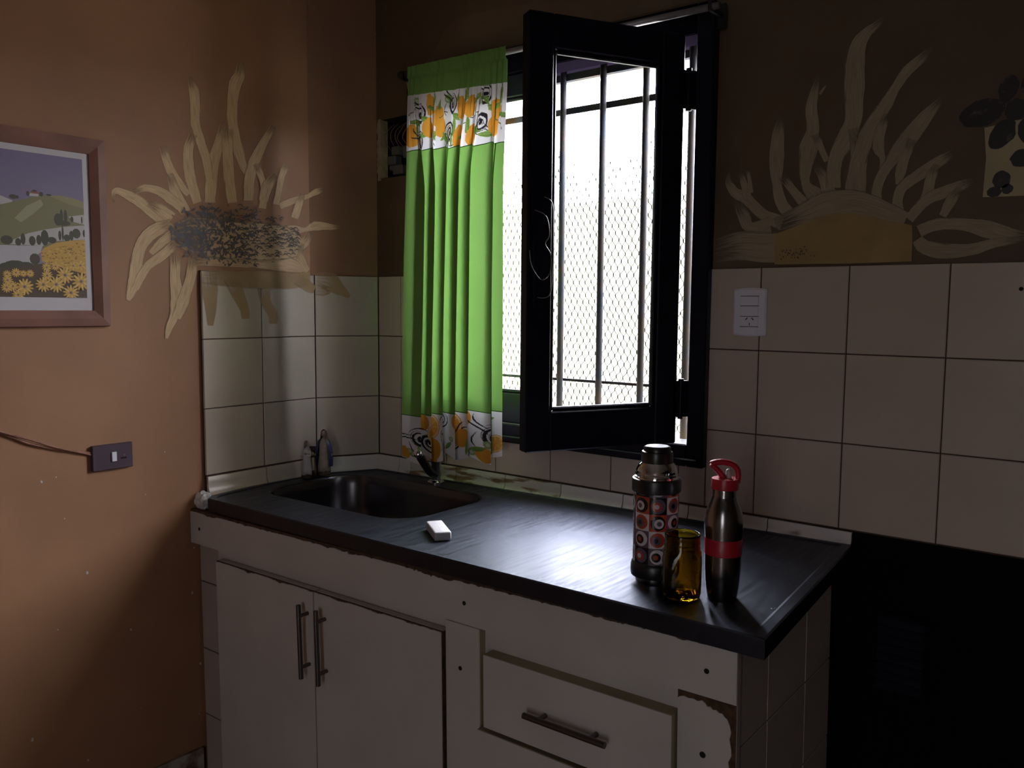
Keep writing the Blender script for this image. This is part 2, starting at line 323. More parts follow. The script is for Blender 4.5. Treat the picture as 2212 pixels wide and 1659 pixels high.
# brushed scratches on the worktop
m = M['steel']; N, L, P = nodes(m)
tc = N.new('ShaderNodeTexCoord'); mp = N.new('ShaderNodeMapping'); mp.inputs['Rotation'].default_value = (0, 0, math.radians(-8)); mp.inputs['Scale'].default_value = (24.0, 2.2, 1.0)
nz = N.new('ShaderNodeTexNoise'); nz.inputs['Scale'].default_value = 4.0; nz.inputs['Detail'].default_value = 8.0
L.new(tc.outputs['Object'], mp.inputs['Vector']); L.new(mp.outputs['Vector'], nz.inputs['Vector'])
rg = N.new('ShaderNodeMapRange'); rg.inputs['From Min'].default_value = 0.3; rg.inputs['From Max'].default_value = 0.7; rg.inputs['To Min'].default_value = 0.37; rg.inputs['To Max'].default_value = 0.53
L.new(nz.outputs['Fac'], rg.inputs['Value']); L.new(rg.outputs['Result'], P.inputs['Roughness'])
LEFT_PETALS=[[(-234,1204,-254,1202),(-233,1194,-259,1191),(-231,1178,-266,1175),(-232,1162,-272,1163),(-236,1149,-276,1160),(-239,1143,-282,1153),(-242,1137,-289,1139),(-247,1124,-292,1123),(-253,1107,-294,1104),(-257,1089,-296,1084),(-259,1068,-297,1062),(-260,1046,-298,1038),(-259,1025,-297,1015),(-255,1004,-294,991),(-250,982,-288,968),(-244,962,-283,948),(-240,946,-277,932),(-237,932,-270,918),(-233,919,-263,906),(-230,908,-256,895),(-228,898,-248,887),(-226,891,-243,882)],[(-289,1014,-319,1017),(-293,999,-325,1002),(-300,977,-334,980),(-306,955,-342,959),(-313,935,-350,940),(-319,916,-358,921),(-324,899,-365,900),(-327,881,-369,880),(-329,863,-372,861),(-331,845,-373,842),(-334,825,-375,822),(-337,804,-375,801),(-338,790,-376,787)],[(-275,1009,-314,1003),(-276,989,-314,983),(-277,960,-316,954),(-277,931,-316,925),(-276,905,-315,898),(-275,879,-314,871),(-273,855,-311,847),(-271,833,-308,824),(-268,814,-305,805),(-266,800,-302,791)],[(-405,1129,-414,1124),(-399,1122,-415,1115),(-390,1112,-416,1101),(-383,1100,-416,1088),(-380,1087,-415,1076),(-379,1072,-414,1063),(-379,1056,-413,1049),(-380,1038,-413,1033),(-382,1020,-413,1014),(-381,1004,-412,995),(-377,989,-407,976),(-371,972,-401,959),(-365,955,-395,942),(-359,937,-389,925),(-353,919,-383,908),(-349,902,-378,892),(-347,884,-374,877),(-346,868,-372,862),(-346,856,-371,851)],[(-392,969,-414,974),(-396,959,-420,964),(-400,945,-429,950),(-403,932,-436,932),(-404,917,-439,913),(-404,900,-439,894),(-403,882,-439,874),(-401,866,-436,855),(-397,848,-432,837),(-393,832,-428,820),(-389,816,-422,804),(-385,801,-416,789),(-382,790,-412,778)],[(-482,930,-506,922),(-480,921,-505,913),(-477,908,-503,899),(-474,896,-500,885),(-468,884,-495,871),(-462,871,-489,856),(-455,860,-481,843),(-448,850,-472,831),(-440,840,-462,822),(-433,831,-453,814),(-427,822,-444,807),(-421,814,-436,801),(-417,809,-430,798)],[(-468,858,-486,852),(-463,848,-485,841),(-457,834,-484,824),(-451,821,-482,808),(-445,810,-478,794),(-438,799,-474,781),(-432,789,-468,769),(-427,780,-461,758),(-422,771,-454,750),(-418,764,-449,744)],[(-637,760,-632,761),(-639,764,-633,766),(-640,771,-633,772),(-641,777,-632,778),(-642,784,-630,783),(-640,792,-628,785),(-631,800,-629,783),(-620,802,-626,782),(-610,800,-619,779),(-599,798,-610,775),(-586,794,-600,769),(-572,789,-588,763),(-559,782,-577,757),(-548,775,-569,752),(-540,767,-561,745),(-532,760,-551,738),(-522,752,-541,731),(-511,744,-529,723),(-501,737,-517,715),(-490,729,-504,709),(-478,722,-491,703),(-470,716,-482,699)],[(-586,800,-580,787),(-578,805,-572,791),(-565,812,-561,795),(-551,818,-550,797),(-536,819,-540,797),(-521,819,-529,795),(-506,816,-518,792),(-492,812,-508,787),(-480,806,-499,781),(-469,799,-489,774),(-458,793,-478,767),(-448,785,-468,761),(-441,780,-461,757)],[(-535,779,-547,760),(-528,778,-541,756),(-517,775,-533,750),(-504,771,-523,743),(-489,764,-511,735),(-474,756,-497,725),(-463,750,-487,719)],[(-470,704,-480,733),(-486,696,-497,728),(-506,686,-521,721),(-521,676,-544,709),(-532,668,-561,694),(-542,658,-573,678),(-550,647,-583,661),(-555,637,-589,644),(-558,624,-593,629),(-561,611,-597,614),(-563,597,-600,600),(-564,583,-602,586),(-567,568,-604,573),(-572,553,-607,560),(-578,538,-609,545),(-585,526,-611,533),(-591,516,-612,523),(-597,510,-612,516),(-601,506,-612,511)],[(-456,656,-475,676),(-466,647,-486,667),(-482,633,-501,654),(-497,620,-516,643),(-513,610,-529,633),(-527,602,-542,623),(-538,595,-555,612),(-545,586,-566,600),(-552,576,-574,588),(-558,566,-581,577),(-565,554,-587,565),(-572,543,-592,552),(-577,535,-596,544)],[(-449,691,-468,716),(-462,683,-481,706),(-480,670,-498,692),(-496,659,-515,678),(-510,648,-528,664),(-524,637,-539,650),(-534,630,-546,640)],[(-449,639,-484,639),(-451,622,-485,622),(-453,598,-487,598),(-454,576,-489,573),(-451,556,-489,552),(-447,536,-488,532),(-446,515,-488,515),(-450,495,-489,500),(-456,478,-490,485),(-463,463,-492,471),(-470,450,-495,460),(-477,439,-500,449),(-482,431,-504,438),(-488,421,-506,426),(-494,411,-507,414),(-498,404,-507,406)],[(-398,630,-429,632),(-400,615,-432,618),(-403,594,-437,597),(-407,573,-441,579),(-412,556,-446,564),(-418,541,-452,550),(-424,527,-457,537),(-427,516,-462,525),(-430,504,-467,516),(-435,493,-472,506),(-443,479,-476,492),(-452,465,-481,477),(-459,456,-485,467)],[(-127,1035,-146,1042),(-135,1021,-156,1029),(-147,1002,-171,1011),(-158,982,-187,991),(-169,961,-201,970),(-180,940,-215,949),(-189,920,-227,928),(-196,903,-235,908),(-202,887,-241,890),(-206,870,-246,870),(-209,849,-249,846),(-211,825,-249,822),(-212,809,-250,805)],[(-188,925,-214,913),(-182,910,-207,899),(-174,888,-198,878),(-166,869,-191,860),(-163,855,-189,849),(-161,843,-190,839),(-161,831,-191,829),(-163,815,-193,815),(-166,799,-196,800),(-169,788,-199,789)],[(-124,888,-141,899),(-130,879,-151,892),(-137,866,-166,881),(-143,855,-180,866),(-149,841,-189,847),(-157,823,-194,828),(-162,810,-197,814)],[(-77,927,-99,936),(-83,918,-106,927),(-91,906,-116,914),(-97,894,-124,898),(-102,880,-129,881),(-106,864,-132,864),(-110,847,-135,848),(-115,830,-139,832),(-119,815,-144,817),(-122,804,-147,806)],[(43,862,41,871),(37,858,34,872),(29,853,24,871),(21,849,13,869),(14,846,4,863),(4,842,-4,856),(-9,836,-15,849),(-27,829,-32,845),(-46,821,-53,840),(-64,813,-73,834),(-83,805,-94,826),(-102,797,-112,816),(-115,791,-125,810)],[(-23,847,-46,850),(-26,836,-51,839),(-30,820,-59,824),(-35,805,-66,810),(-40,790,-72,796),(-46,776,-78,782),(-51,767,-81,773)],[(97,745,98,753),(87,744,88,755),(73,741,75,758),(58,739,61,761),(41,738,44,765),(24,736,26,767),(11,735,8,767),(3,735,-7,759),(-8,733,-17,749),(-24,730,-27,744),(-40,725,-40,745),(-56,720,-55,748),(-69,716,-72,750),(-84,714,-90,747),(-100,712,-106,741),(-112,710,-118,738)],[(6,728,-13,736),(3,719,-21,728),(-2,704,-31,718),(-11,688,-40,711),(-28,675,-52,708),(-45,664,-66,705),(-63,656,-80,701),(-83,652,-93,697),(-102,652,-107,692),(-114,652,-118,688)],[(-28,692,-69,705),(-30,682,-78,695),(-32,669,-90,680),(-31,664,-97,658),(-30,660,-90,637),(-25,650,-78,622),(-21,640,-64,611),(-18,631,-48,604),(-14,622,-33,602),(-10,615,-23,601)],[(-415,644,-419,607),(-389,644,-392,607),(-351,643,-354,607),(-313,643,-316,607),(-281,644,-283,607),(-249,645,-251,607),(-213,646,-217,607),(-170,648,-174,605),(-123,650,-129,601),(-81,648,-94,599),(-54,637,-73,600),(-40,623,-57,601),(-34,614,-44,601)],[(-484,710,-480,668),(-472,719,-467,662),(-452,733,-451,654),(-423,744,-436,646),(-393,747,-418,640),(-364,746,-390,634),(-335,746,-354,629),(-297,747,-311,627),(-251,748,-264,626),(-208,749,-220,627),(-169,748,-180,628),(-133,747,-145,631),(-98,743,-118,635),(-69,732,-96,640),(-49,719,-76,646),(-37,710,-61,650)]]
LEFT_TILE_PAINT=[[(-350,596,-400,592),(-349,582,-400,578),(-347,561,-401,557),(-346,541,-401,537),(-348,522,-398,518),(-350,502,-394,500),(-353,484,-391,483),(-357,466,-388,466),(-362,449,-386,450),(-365,438,-384,439)],[(-391,602,-397,558),(-365,601,-371,555),(-328,601,-334,551),(-291,601,-296,548),(-258,602,-262,547),(-225,603,-228,546),(-191,604,-194,545),(-154,604,-158,545),(-117,603,-120,546),(-85,602,-85,548),(-59,602,-54,553),(-36,601,-30,560),(-20,601,-14,565)],[(-282,590,-330,570),(-277,578,-324,559),(-270,561,-315,542),(-263,544,-306,526),(-257,527,-296,511),(-251,510,-287,497),(-246,494,-279,485),(-244,479,-275,474),(-244,466,-273,464),(-245,458,-271,457)],[(-165,574,-220,569),(-166,558,-217,554),(-167,536,-213,531),(-167,518,-207,508),(-162,505,-198,490),(-153,492,-187,476),(-146,477,-181,467),(-144,462,-177,458),(-145,449,-176,449),(-146,442,-175,442)],[(-57,597,-83,566),(-45,591,-71,559),(-27,582,-53,550),(-13,574,-37,542),(-5,569,-24,538),(2,565,-14,537),(6,562,-7,537)]]
CORNER_TILE_PAINT=[[(10,605,5,563),(20,607,14,559),(37,609,25,553),(55,608,32,549),(70,599,34,548),(78,590,40,545),(84,580,53,540),(95,564,71,533),(108,546,93,527),(116,532,109,522)],[(13,573,1,532),(19,571,7,531),(27,567,17,530),(34,564,27,529),(39,561,36,531),(45,558,44,534),(50,556,49,536)]]
WINDOW_PETALS=[[(1114,821,1109,822),(1115,814,1106,816),(1116,806,1103,807),(1119,799,1101,796),(1125,794,1105,785),(1131,787,1111,773),(1137,783,1119,763),(1143,781,1130,755),(1151,778,1139,750),(1162,771,1145,747),(1171,763,1150,743),(1178,755,1156,737),(1185,748,1165,729),(1193,740,1174,720),(1202,732,1184,711),(1211,726,1196,701),(1224,721,1212,691),(1239,717,1228,684),(1250,713,1238,678)],[(1143,823,1135,822),(1147,816,1136,815),(1152,807,1138,804),(1157,796,1139,793),(1162,785,1142,782),(1166,773,1144,769),(1169,765,1146,761)],[(1158,827,1152,827),(1161,820,1153,819),(1165,809,1155,808),(1168,798,1157,797),(1170,787,1157,787),(1172,777,1158,777),(1173,770,1158,770)],[(1141,756,1125,750),(1147,747,1128,740),(1157,734,1131,725),(1166,722,1136,711),(1171,710,1140,701),(1173,703,1147,687),(1173,703,1164,674),(1182,705,1186,669),(1199,709,1207,668),(1212,713,1221,667)],[(1238,936,1233,938),(1239,928,1228,932),(1240,916,1221,923),(1241,904,1215,912),(1243,892,1211,899),(1244,878,1209,885),(1245,864,1207,870),(1245,849,1206,855),(1244,834,1206,839),(1244,820,1207,824),(1242,808,1210,810),(1241,796,1213,797),(1241,784,1216,784),(1244,772,1218,770),(1248,760,1220,756),(1253,750,1224,741),(1258,740,1232,726),(1266,730,1241,714),(1271,722,1247,706)],[(1248,807,1232,797),(1254,799,1238,788),(1264,787,1247,776),(1273,776,1256,764),(1281,767,1264,754),(1289,758,1272,744),(1298,750,1279,734),(1307,740,1287,724),(1317,730,1295,713),(1323,723,1301,705)],[(1320,1019,1316,1021),(1319,1008,1311,1012),(1317,993,1304,999),(1316,978,1297,986),(1316,965,1293,974),(1315,953,1288,960),(1316,941,1286,945),(1318,928,1287,929),(1320,913,1290,914),(1322,896,1291,901),(1322,880,1287,891),(1322,865,1281,880),(1321,852,1276,866),(1317,839,1276,851),(1312,825,1277,834),(1308,813,1278,819),(1306,802,1279,805),(1304,792,1281,793),(1305,784,1284,780),(1309,779,1287,768),(1316,775,1292,757),(1323,771,1297,747),(1331,765,1306,737),(1340,760,1315,728),(1346,755,1320,722)],[(1333,992,1331,994),(1332,989,1329,991),(1330,985,1326,988),(1328,981,1323,985),(1325,977,1320,981),(1323,974,1317,978),(1321,971,1316,975)],[(1323,890,1302,884),(1326,879,1308,874),(1331,864,1315,859),(1336,851,1322,846),(1340,842,1327,836),(1344,834,1331,828),(1347,828,1334,823)],[(1321,824,1309,817),(1328,817,1313,809),(1337,806,1319,797),(1347,794,1323,785),(1354,781,1326,774),(1360,769,1328,761),(1364,760,1330,752)],[(1458,1114,1454,1119),(1454,1110,1449,1116),(1448,1103,1441,1112),(1441,1096,1432,1108),(1435,1090,1424,1105),(1428,1084,1415,1102),(1422,1078,1405,1097),(1419,1071,1397,1092),(1416,1063,1388,1086),(1415,1056,1381,1076),(1414,1048,1376,1064),(1414,1038,1373,1051),(1414,1027,1371,1038),(1414,1014,1369,1024),(1415,1000,1369,1009),(1416,986,1368,995),(1416,972,1369,981),(1415,958,1370,967),(1414,945,1371,952),(1414,931,1372,937),(1414,916,1373,923),(1412,899,1373,912),(1408,883,1370,902),(1403,869,1364,891),(1398,856,1359,881),(1391,846,1354,871),(1384,837,1349,859),(1379,830,1345,846),(1376,821,1342,832),(1374,810,1340,819),(1373,800,1339,805),(1373,787,1339,791),(1375,775,1339,777),(1376,765,1339,767)],[(1415,893,1382,889),(1419,882,1384,877),(1425,865,1387,862),(1430,847,1388,848),(1430,830,1388,837),(1429,814,1388,824),(1428,800,1386,810),(1428,786,1384,795),(1428,771,1381,781),(1428,759,1379,766),(1429,747,1379,751),(1430,734,1380,737),(1430,725,1381,728)],[(1546,1030,1541,1036),(1543,1025,1536,1033),(1538,1017,1528,1029),(1532,1008,1519,1024),(1524,1000,1510,1019),(1515,992,1499,1012),(1507,985,1489,1004),(1499,976,1481,993),(1492,967,1474,981),(1485,957,1468,970),(1481,947,1461,961),(1477,937,1455,952),(1473,926,1449,944),(1467,916,1443,935),(1462,906,1436,927),(1456,896,1429,917),(1450,885,1421,906),(1444,874,1414,895),(1440,864,1407,884),(1436,856,1403,873),(1434,848,1400,863),(1431,839,1397,854),(1428,829,1395,844),(1426,819,1392,833),(1424,812,1390,826)],[(1469,907,1456,914),(1466,898,1451,906),(1464,885,1445,895),(1462,873,1439,882),(1460,862,1436,870),(1460,851,1434,857),(1460,843,1434,843),(1460,839,1439,831),(1461,831,1446,825),(1463,821,1450,821),(1462,811,1451,814),(1459,802,1451,805),(1457,796,1451,798)],[(1576,929,1571,936),(1572,923,1564,932),(1566,914,1555,926),(1560,904,1545,920),(1555,895,1536,914),(1550,885,1527,908),(1545,876,1519,900),(1539,866,1511,892),(1532,856,1503,883),(1525,847,1496,874),(1518,837,1488,864),(1511,828,1481,854),(1503,819,1475,844),(1495,812,1470,834),(1487,805,1465,824),(1480,798,1461,814),(1474,790,1455,805),(1469,782,1449,795),(1466,774,1444,785),(1463,765,1440,774),(1460,755,1438,762),(1459,746,1436,751),(1460,738,1435,740),(1461,729,1435,730),(1462,723,1435,724)],[(1523,848,1505,858),(1520,839,1502,849),(1516,827,1498,837),(1512,815,1493,824),(1510,805,1489,814),(1508,795,1485,804),(1506,785,1483,794),(1502,776,1482,783),(1497,767,1484,772),(1494,761,1484,764)],[(1600,812,1595,822),(1594,808,1588,821),(1587,802,1578,819),(1579,795,1568,816),(1571,789,1558,812),(1563,783,1548,806),(1554,776,1538,800),(1544,771,1529,794),(1534,765,1520,788),(1525,760,1511,781),(1517,754,1502,775),(1510,749,1494,768),(1506,744,1486,759),(1504,738,1482,747),(1503,731,1480,736),(1503,723,1479,725),(1504,716,1480,714),(1506,708,1481,704),(1508,701,1482,697)],[(1570,793,1559,800),(1568,786,1554,795),(1566,776,1548,786),(1564,766,1543,775),(1563,757,1540,764),(1562,746,1539,753),(1559,735,1538,746),(1552,727,1537,740),(1545,723,1535,733),(1540,721,1533,728)],[(1635,753,1632,762),(1630,749,1625,762),(1623,743,1616,762),(1614,738,1606,761),(1604,733,1595,758),(1593,729,1583,755),(1582,725,1572,751),(1572,722,1562,748),(1563,720,1552,743),(1556,716,1542,737),(1549,711,1533,729),(1542,703,1525,720),(1536,696,1519,713),(1531,690,1514,706),(1527,684,1509,700),(1525,680,1506,695)],[(1615,741,1605,750),(1612,734,1599,745),(1607,723,1591,737),(1603,713,1583,728),(1597,704,1578,716),(1591,694,1575,704),(1586,687,1572,695)],[(1743,640,1743,645),(1735,636,1733,649),(1721,631,1720,655),(1705,628,1708,660),(1689,631,1696,666),(1674,635,1681,673),(1659,641,1666,679),(1645,647,1650,682),(1631,654,1634,684),(1616,659,1618,685),(1601,661,1601,687),(1586,662,1584,688),(1573,661,1568,688),(1562,658,1552,684),(1550,653,1539,679),(1542,650,1530,675)],[(1725,631,1723,644),(1713,629,1711,644),(1697,626,1694,643),(1681,623,1676,642),(1667,618,1661,640),(1653,612,1646,636),(1638,608,1632,634),(1621,605,1617,634),(1605,603,1602,635),(1589,602,1589,636),(1574,603,1576,638),(1559,607,1564,641),(1545,612,1557,643),(1533,622,1552,645),(1527,632,1548,649),(1524,638,1544,653)],[(1069,665,1085,609),(1079,667,1095,610),(1093,671,1109,612),(1109,675,1122,612),(1124,679,1135,611),(1139,682,1148,610),(1157,683,1158,609),(1174,682,1169,607),(1189,680,1182,604),(1200,679,1197,602),(1211,678,1213,601),(1223,678,1227,601),(1232,677,1236,601)],[(1223,708,1234,678),(1236,713,1249,681),(1254,722,1269,684),(1273,730,1291,687),(1290,740,1312,690),(1309,752,1333,693),(1331,760,1351,695),(1355,763,1368,698),(1379,762,1386,701),(1403,759,1401,702),(1425,753,1415,700),(1444,744,1430,695),(1461,735,1448,690),(1481,724,1468,683),(1501,712,1489,677),(1514,704,1504,672)]]
CENTRE=[(1229,670),(1260,680),(1290,690),(1327,702),(1367,709),(1406,707),(1449,695),(1489,684),(1523,675),(1525,642),(1526,600),(1390,599),(1232,601)]

# ------------------------------------------------------------------ room shell
XL = -0.215          # painted face of the left wall
YB = 0.006           # painted face of the window wall
FL, CE = -0.90, 1.75
CA, CB = (-0.2015, -0.1837), (-0.1034, 0.0)      # tiled face of the diagonal corner
PA, PB = (XL, -0.190), (-0.113, YB)              # painted face of the diagonal corner
def slab(O, U, Nn, w, z0, z1, holes, thick):
    # wall sheet: O start point (x,y), U direction along the wall, Nn outward direction, rectangular holes (u0,u1,z0,z1)
    us = sorted({0.0, w, *[h[0] for h in holes], *[h[1] for h in holes]})
    zs = sorted({z0, z1, *[h[2] for h in holes], *[h[3] for h in holes]})
    V, F = [], []
    def pt(u, z, d): return (O[0] + U[0] * u + Nn[0] * d, O[1] + U[1] * u + Nn[1] * d, z)
    def quad(a, b, c, d):
        n = len(V); V.extend((a, b, c, d)); F.append((n, n + 1, n + 2, n + 3))
    def inside(u, z): return any(h[0] < u < h[1] and h[2] < z < h[3] for h in holes)
    for i in range(len(us) - 1):
        for j in range(len(zs) - 1):
            if inside((us[i] + us[i + 1]) / 2, (zs[j] + zs[j + 1]) / 2): continue
            for d in (0.0, thick):
                quad(pt(us[i], zs[j], d), pt(us[i + 1], zs[j], d), pt(us[i + 1], zs[j + 1], d), pt(us[i], zs[j + 1], d))
    return V, F
def hole_sides(O, U, Nn, h, d0, d1):
    def pt(u, z, d): return (O[0] + U[0] * u + Nn[0] * d, O[1] + U[1] * u + Nn[1] * d, z)
    c = [(h[0], h[2]), (h[1], h[2]), (h[1], h[3]), (h[0], h[3])]
    V = [pt(u, z, d0) for u, z in c] + [pt(u, z, d1) for u, z in c]
    return V, [(i, (i + 1) % 4, 4 + (i + 1) % 4, 4 + i) for i in range(4)]
def struct(name, vf, m, label, cat, parent=None):
    o = obj(name, vf, m, parent)
    return tag(o, label, cat, kind='structure')

WIN = (0.066, 1.062, 0.118, 1.205)
BOXH = (-0.098, 0.047, 0.912, 1.100)
O_B, U_B, N_B = (PB[0], YB), (1, 0), (0, 1)
hw = (WIN[0] - PB[0], WIN[1] - PB[0], WIN[2], WIN[3])
hb = (BOXH[0] - PB[0], BOXH[1] - PB[0], BOXH[2], BOXH[3])
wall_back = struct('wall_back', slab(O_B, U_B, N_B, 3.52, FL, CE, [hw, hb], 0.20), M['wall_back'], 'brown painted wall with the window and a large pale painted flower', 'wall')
obj('fuse_recess', join(hole_sides(O_B, U_B, N_B, hb, 0.0, 0.20), box(BOXH[0] - .01, BOXH[1] + .01, YB + 0.19, YB + 0.20, BOXH[2] - .01, BOXH[3] + .01)), M['rough_plaster'], wall_back)
obj('lintel_board', box(WIN[0] + .002, WIN[1] - .002, 0.064, 0.20, 1.188, 1.203), M['soffit'], wall_back)
obj('lintel_trim', box(WIN[0] - .05, WIN[1] + .05, 0.207, 0.222, 1.166, 1.190), M['reveal'], wall_back)
obj('window_reveal', hole_sides(O_B, U_B, N_B, hw, 0.0, 0.20), M['reveal'], wall_back)
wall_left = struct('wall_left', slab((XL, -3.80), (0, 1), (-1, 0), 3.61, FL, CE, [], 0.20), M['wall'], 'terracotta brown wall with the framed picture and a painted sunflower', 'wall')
dv = Vector((PB[0] - PA[0], PB[1] - PA[1])); wlen = dv.length; dv.normalize()
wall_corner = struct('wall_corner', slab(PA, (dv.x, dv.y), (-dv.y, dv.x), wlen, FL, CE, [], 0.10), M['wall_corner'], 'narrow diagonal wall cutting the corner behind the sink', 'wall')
DOOR = (1.90, 2.70, FL, 1.12)
hd = (DOOR[0] - XL, DOOR[1] - XL, DOOR[2], DOOR[3])
wall_rear = struct('wall_rear', slab((XL, -3.80), (1, 0), (0, -1), 3.62, FL, CE, [hd], 0.05), M['room'], 'plain wall behind the viewer with the added glass door', 'wall')
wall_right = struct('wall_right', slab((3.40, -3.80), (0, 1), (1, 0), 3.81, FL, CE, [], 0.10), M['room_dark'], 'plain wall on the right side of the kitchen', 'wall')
struct('floor', box(XL - 0.25, 3.55, -3.86, 0.21, FL - 0.1, FL), M['floor'], 'dark kitchen floor', 'floor')
struct('ceiling', box(XL - 0.25, 3.55, -3.86, 0.21, CE, CE + 0.12), M['ceiling'], 'pale kitchen ceiling', 'ceiling')
struct('ground_patio', box(-9, 11, 0.22, 8.0, FL - 0.2, FL - 0.05), M['concrete'], 'pale patio floor outside the window', 'ground')
struct('wall_backdrop', box(-9, 11, 3.0, 3.2, FL - 0.05, 1.22), M['render'], 'added dark wall across the patio, a dim backdrop for the chicken wire', 'wall')  # added wall, placed and darkened so the netting shows against it
struct('ground_yard', box(-9, 11, -12.0, -3.87, FL - 0.2, FL - 0.02), M['concrete'], 'pale yard floor outside the added doorway', 'ground')
sk = struct('baseboard_left', box(XL, XL + 0.012, -3.78, -0.612, FL, -0.803, 0.002), M['skirting'], 'dirty pale tile skirting along the brown wall', 'baseboard')
obj('dark_lower_panel', box(1.20, 3.395, 0.0015, YB, FL, 0.0035), M['black'], wall_back)['label'] = 'black bare wall below the tiles'

dn = thing('fill_door_1', (2.30, -3.83, FL), 'added tinted glass door behind the viewer, letting in fill light', 'door', kind='structure')  # added behind the viewer to let in soft fill daylight
obj('door_frame', join(box(1.90, 1.94, -3.85, -3.81, FL, 1.12), box(2.66, 2.70, -3.85, -3.81, FL, 1.12), box(1.94, 2.66, -3.85, -3.81, 1.08, 1.12), box(1.94, 2.66, -3.85, -3.81, FL, FL + 0.06)), M['frame'], dn)
obj('pane', box(1.94, 2.66, -3.833, -3.829, FL + 0.06, 1.08), M['fill_glass'], dn)

# ------------------------------------------------------------------ wall tiles, each one a piece
TILE_CACHE = {}
def tile_mesh(w, h, mname):
    key = (round(w, 4), round(h, 4), mname)
    if key not in TILE_CACHE:
        a, b, t, e = w / 2, h / 2, 0.0075, 0.0014
        V = [(-a, e, -b), (a, e, -b), (a, e, b), (-a, e, b), (-a + e, 0, -b + e), (a - e, 0, -b + e), (a - e, 0, b - e), (-a + e, 0, b - e), (-a, t, -b), (a, t, -b), (a, t, b), (-a, t, b)]
        F = [(4, 5, 6, 7)] + [(i, (i + 1) % 4, 4 + (i + 1) % 4, 4 + i) for i in range(4)] + [((i + 1) % 4, i, 8 + i, 8 + (i + 1) % 4) for i in range(4)]
        me = bpy.data.meshes.new('tile'); me.from_pydata(V, [], F); me.materials.append(M[mname]); me.update()
        TILE_CACHE[key] = me
    return TILE_CACHE[key]
def tile(parent, x, y, z, w, h, rz=0.0, mname='tile', wob=0.004):
    o = bpy.data.objects.new('tile', tile_mesh(w, h, mname)); col.objects.link(o)
    o.parent = parent
    b = BASE.get(parent, Vector((0, 0, 0)))
    o.location = (x - b[0], y - b[1], z - b[2])
    o.rotation_euler = (RND.uniform(-wob, wob), 0, rz + RND.uniform(-wob, wob))
    return o
G = 0.0026
ROWS = [(0.006, 0.2), (0.2, 0.4), (0.4, 0.595)]
# window wall
cols = [(-0.1034, 0.0)] + [(0.2 * k, 0.2 * k + 0.2) for k in range(12)]
for x0, x1 in cols:
    for z0, z1 in ROWS:
        rects = [(x0, x1, z0, z1)]
        fx0, fx1, fz0 = 0.055, 1.074, 0.106
        if x1 > fx0 and x0 < fx1:
            rects = []
            if x0 < fx0: rects.append((x0, fx0, z0, z1))
            if x1 > fx1: rects.append((fx1, x1, z0, z1))
            if z0 < fz0: rects.append((max(x0, fx0 if rects else x0), min(x1, fx1), z0, fz0))
        for a, b, c, d in rects:
            tile(wall_back, (a + b) / 2, 0.0, (c + d) / 2, b - a - G, d - c - G)
gr = join(box(-0.1034, 0.055, 0.0025, YB, 0.004, 0.595), box(0.055, 1.074, 0.0025, YB, 0.004, 0.106), box(1.074, 2.4, 0.0025, YB, 0.004, 0.595))
obj('grout', gr, M['grout'], wall_back)
# left wall
ys = [(-0.3837, -0.1837), (-0.583, -0.3837)]
for y0, y1 in ys:
    for z0, z1 in ROWS:
        tile(wall_left, CA[0], (y0 + y1) / 2, (z0 + z1) / 2, y1 - y0 - G, z1 - z0 - G, math.pi / 2)
obj('grout', box(XL, CA[0] - 0.0025, -0.581, -0.1837, -0.05, 0.595), M['grout'], wall_left)
# diagonal corner
cd = Vector((CB[0] - CA[0], CB[1] - CA[1])); cl = cd.length; cd.normalize(); cn = Vector((cd.y, -cd.x))
ca = math.atan2(cn.x, -cn.y)
cm = ((CA[0] + CB[0]) / 2, (CA[1] + CB[1]) / 2)
for z0, z1 in ROWS:
    tile(wall_corner, cm[0], cm[1], (z0 + z1) / 2, cl - G, z1 - z0 - G, ca)
gv = box(-cl / 2, cl / 2, 0.0025, 0.012, 0.004, 0.595)
obj('grout', xf(gv, Matrix.Translation((cm[0], cm[1], 0)) @ Matrix.Rotation(ca, 4, 'Z')), M['grout'], wall_corner)
# cove pieces along the worktop
def cove_piece(w, h0, h1):
    # profile: (distance from wall face, height), swept over a length w with the top edge at z=0
    pr = [(0.0, 0.0), (0.006, 0.0), (0.008, -0.003)]
    for k in range(5):
        a = math.pi / 2 * k / 4
        pr.append((0.008 + 0.016 * (1 - math.cos(a)), -0.020 - (abs(h0) - 0.020) * math.sin(a)))
    pr.append((0.024, h0 - 0.004)); pr.append((0.0, h0 - 0.004))
    n = len(pr)
    V = [(-w / 2, -d, z if i < 3 else z) for i, (d, z) in enumerate(pr)] + [(w / 2, -d, z + (h1 - h0 if i >= 3 else 0)) for i, (d, z) in enumerate(pr)]
    F = [(i, i + n, (i + 1) % n + n, (i + 1) % n) for i in range(n)] + [tuple(range(n)), tuple(range(2 * n - 1, n - 1, -1))]
    return V, F
def cove(parent, x, y, z, w, hl, hr, rz, m):
    vf = xf(cove_piece(w - G, -hl, -hr), Matrix.Translation((x, y, z)) @ Matrix.Rotation(rz, 4, 'Z'))
    o = obj('cove_tile', vf, m, parent, auto=35)
    return o
js = [-0.1034, 0.0, 0.052, 0.25, 0.445, 0.645, 0.845, 1.035, 1.24, 1.433]
for i in range(len(js) - 1):
    a, b = js[i], js[i + 1]
    cove(wall_back, (a + b) / 2, 0.0, 0.003, b - a, 0.003 - zc(a), 0.003 - zc(b), 0.0, M['cove_dirty'] if 2 <= i <= 4 else M['cove'])
obj('cove_grout', box(-0.1034, 1.432, -0.005, YB, -0.04, 0.0015), M['grout'], wall_back)
cove(wall_corner, cm[0], cm[1], 0.003, cl, 0.051, 0.049, ca, M['cove'])
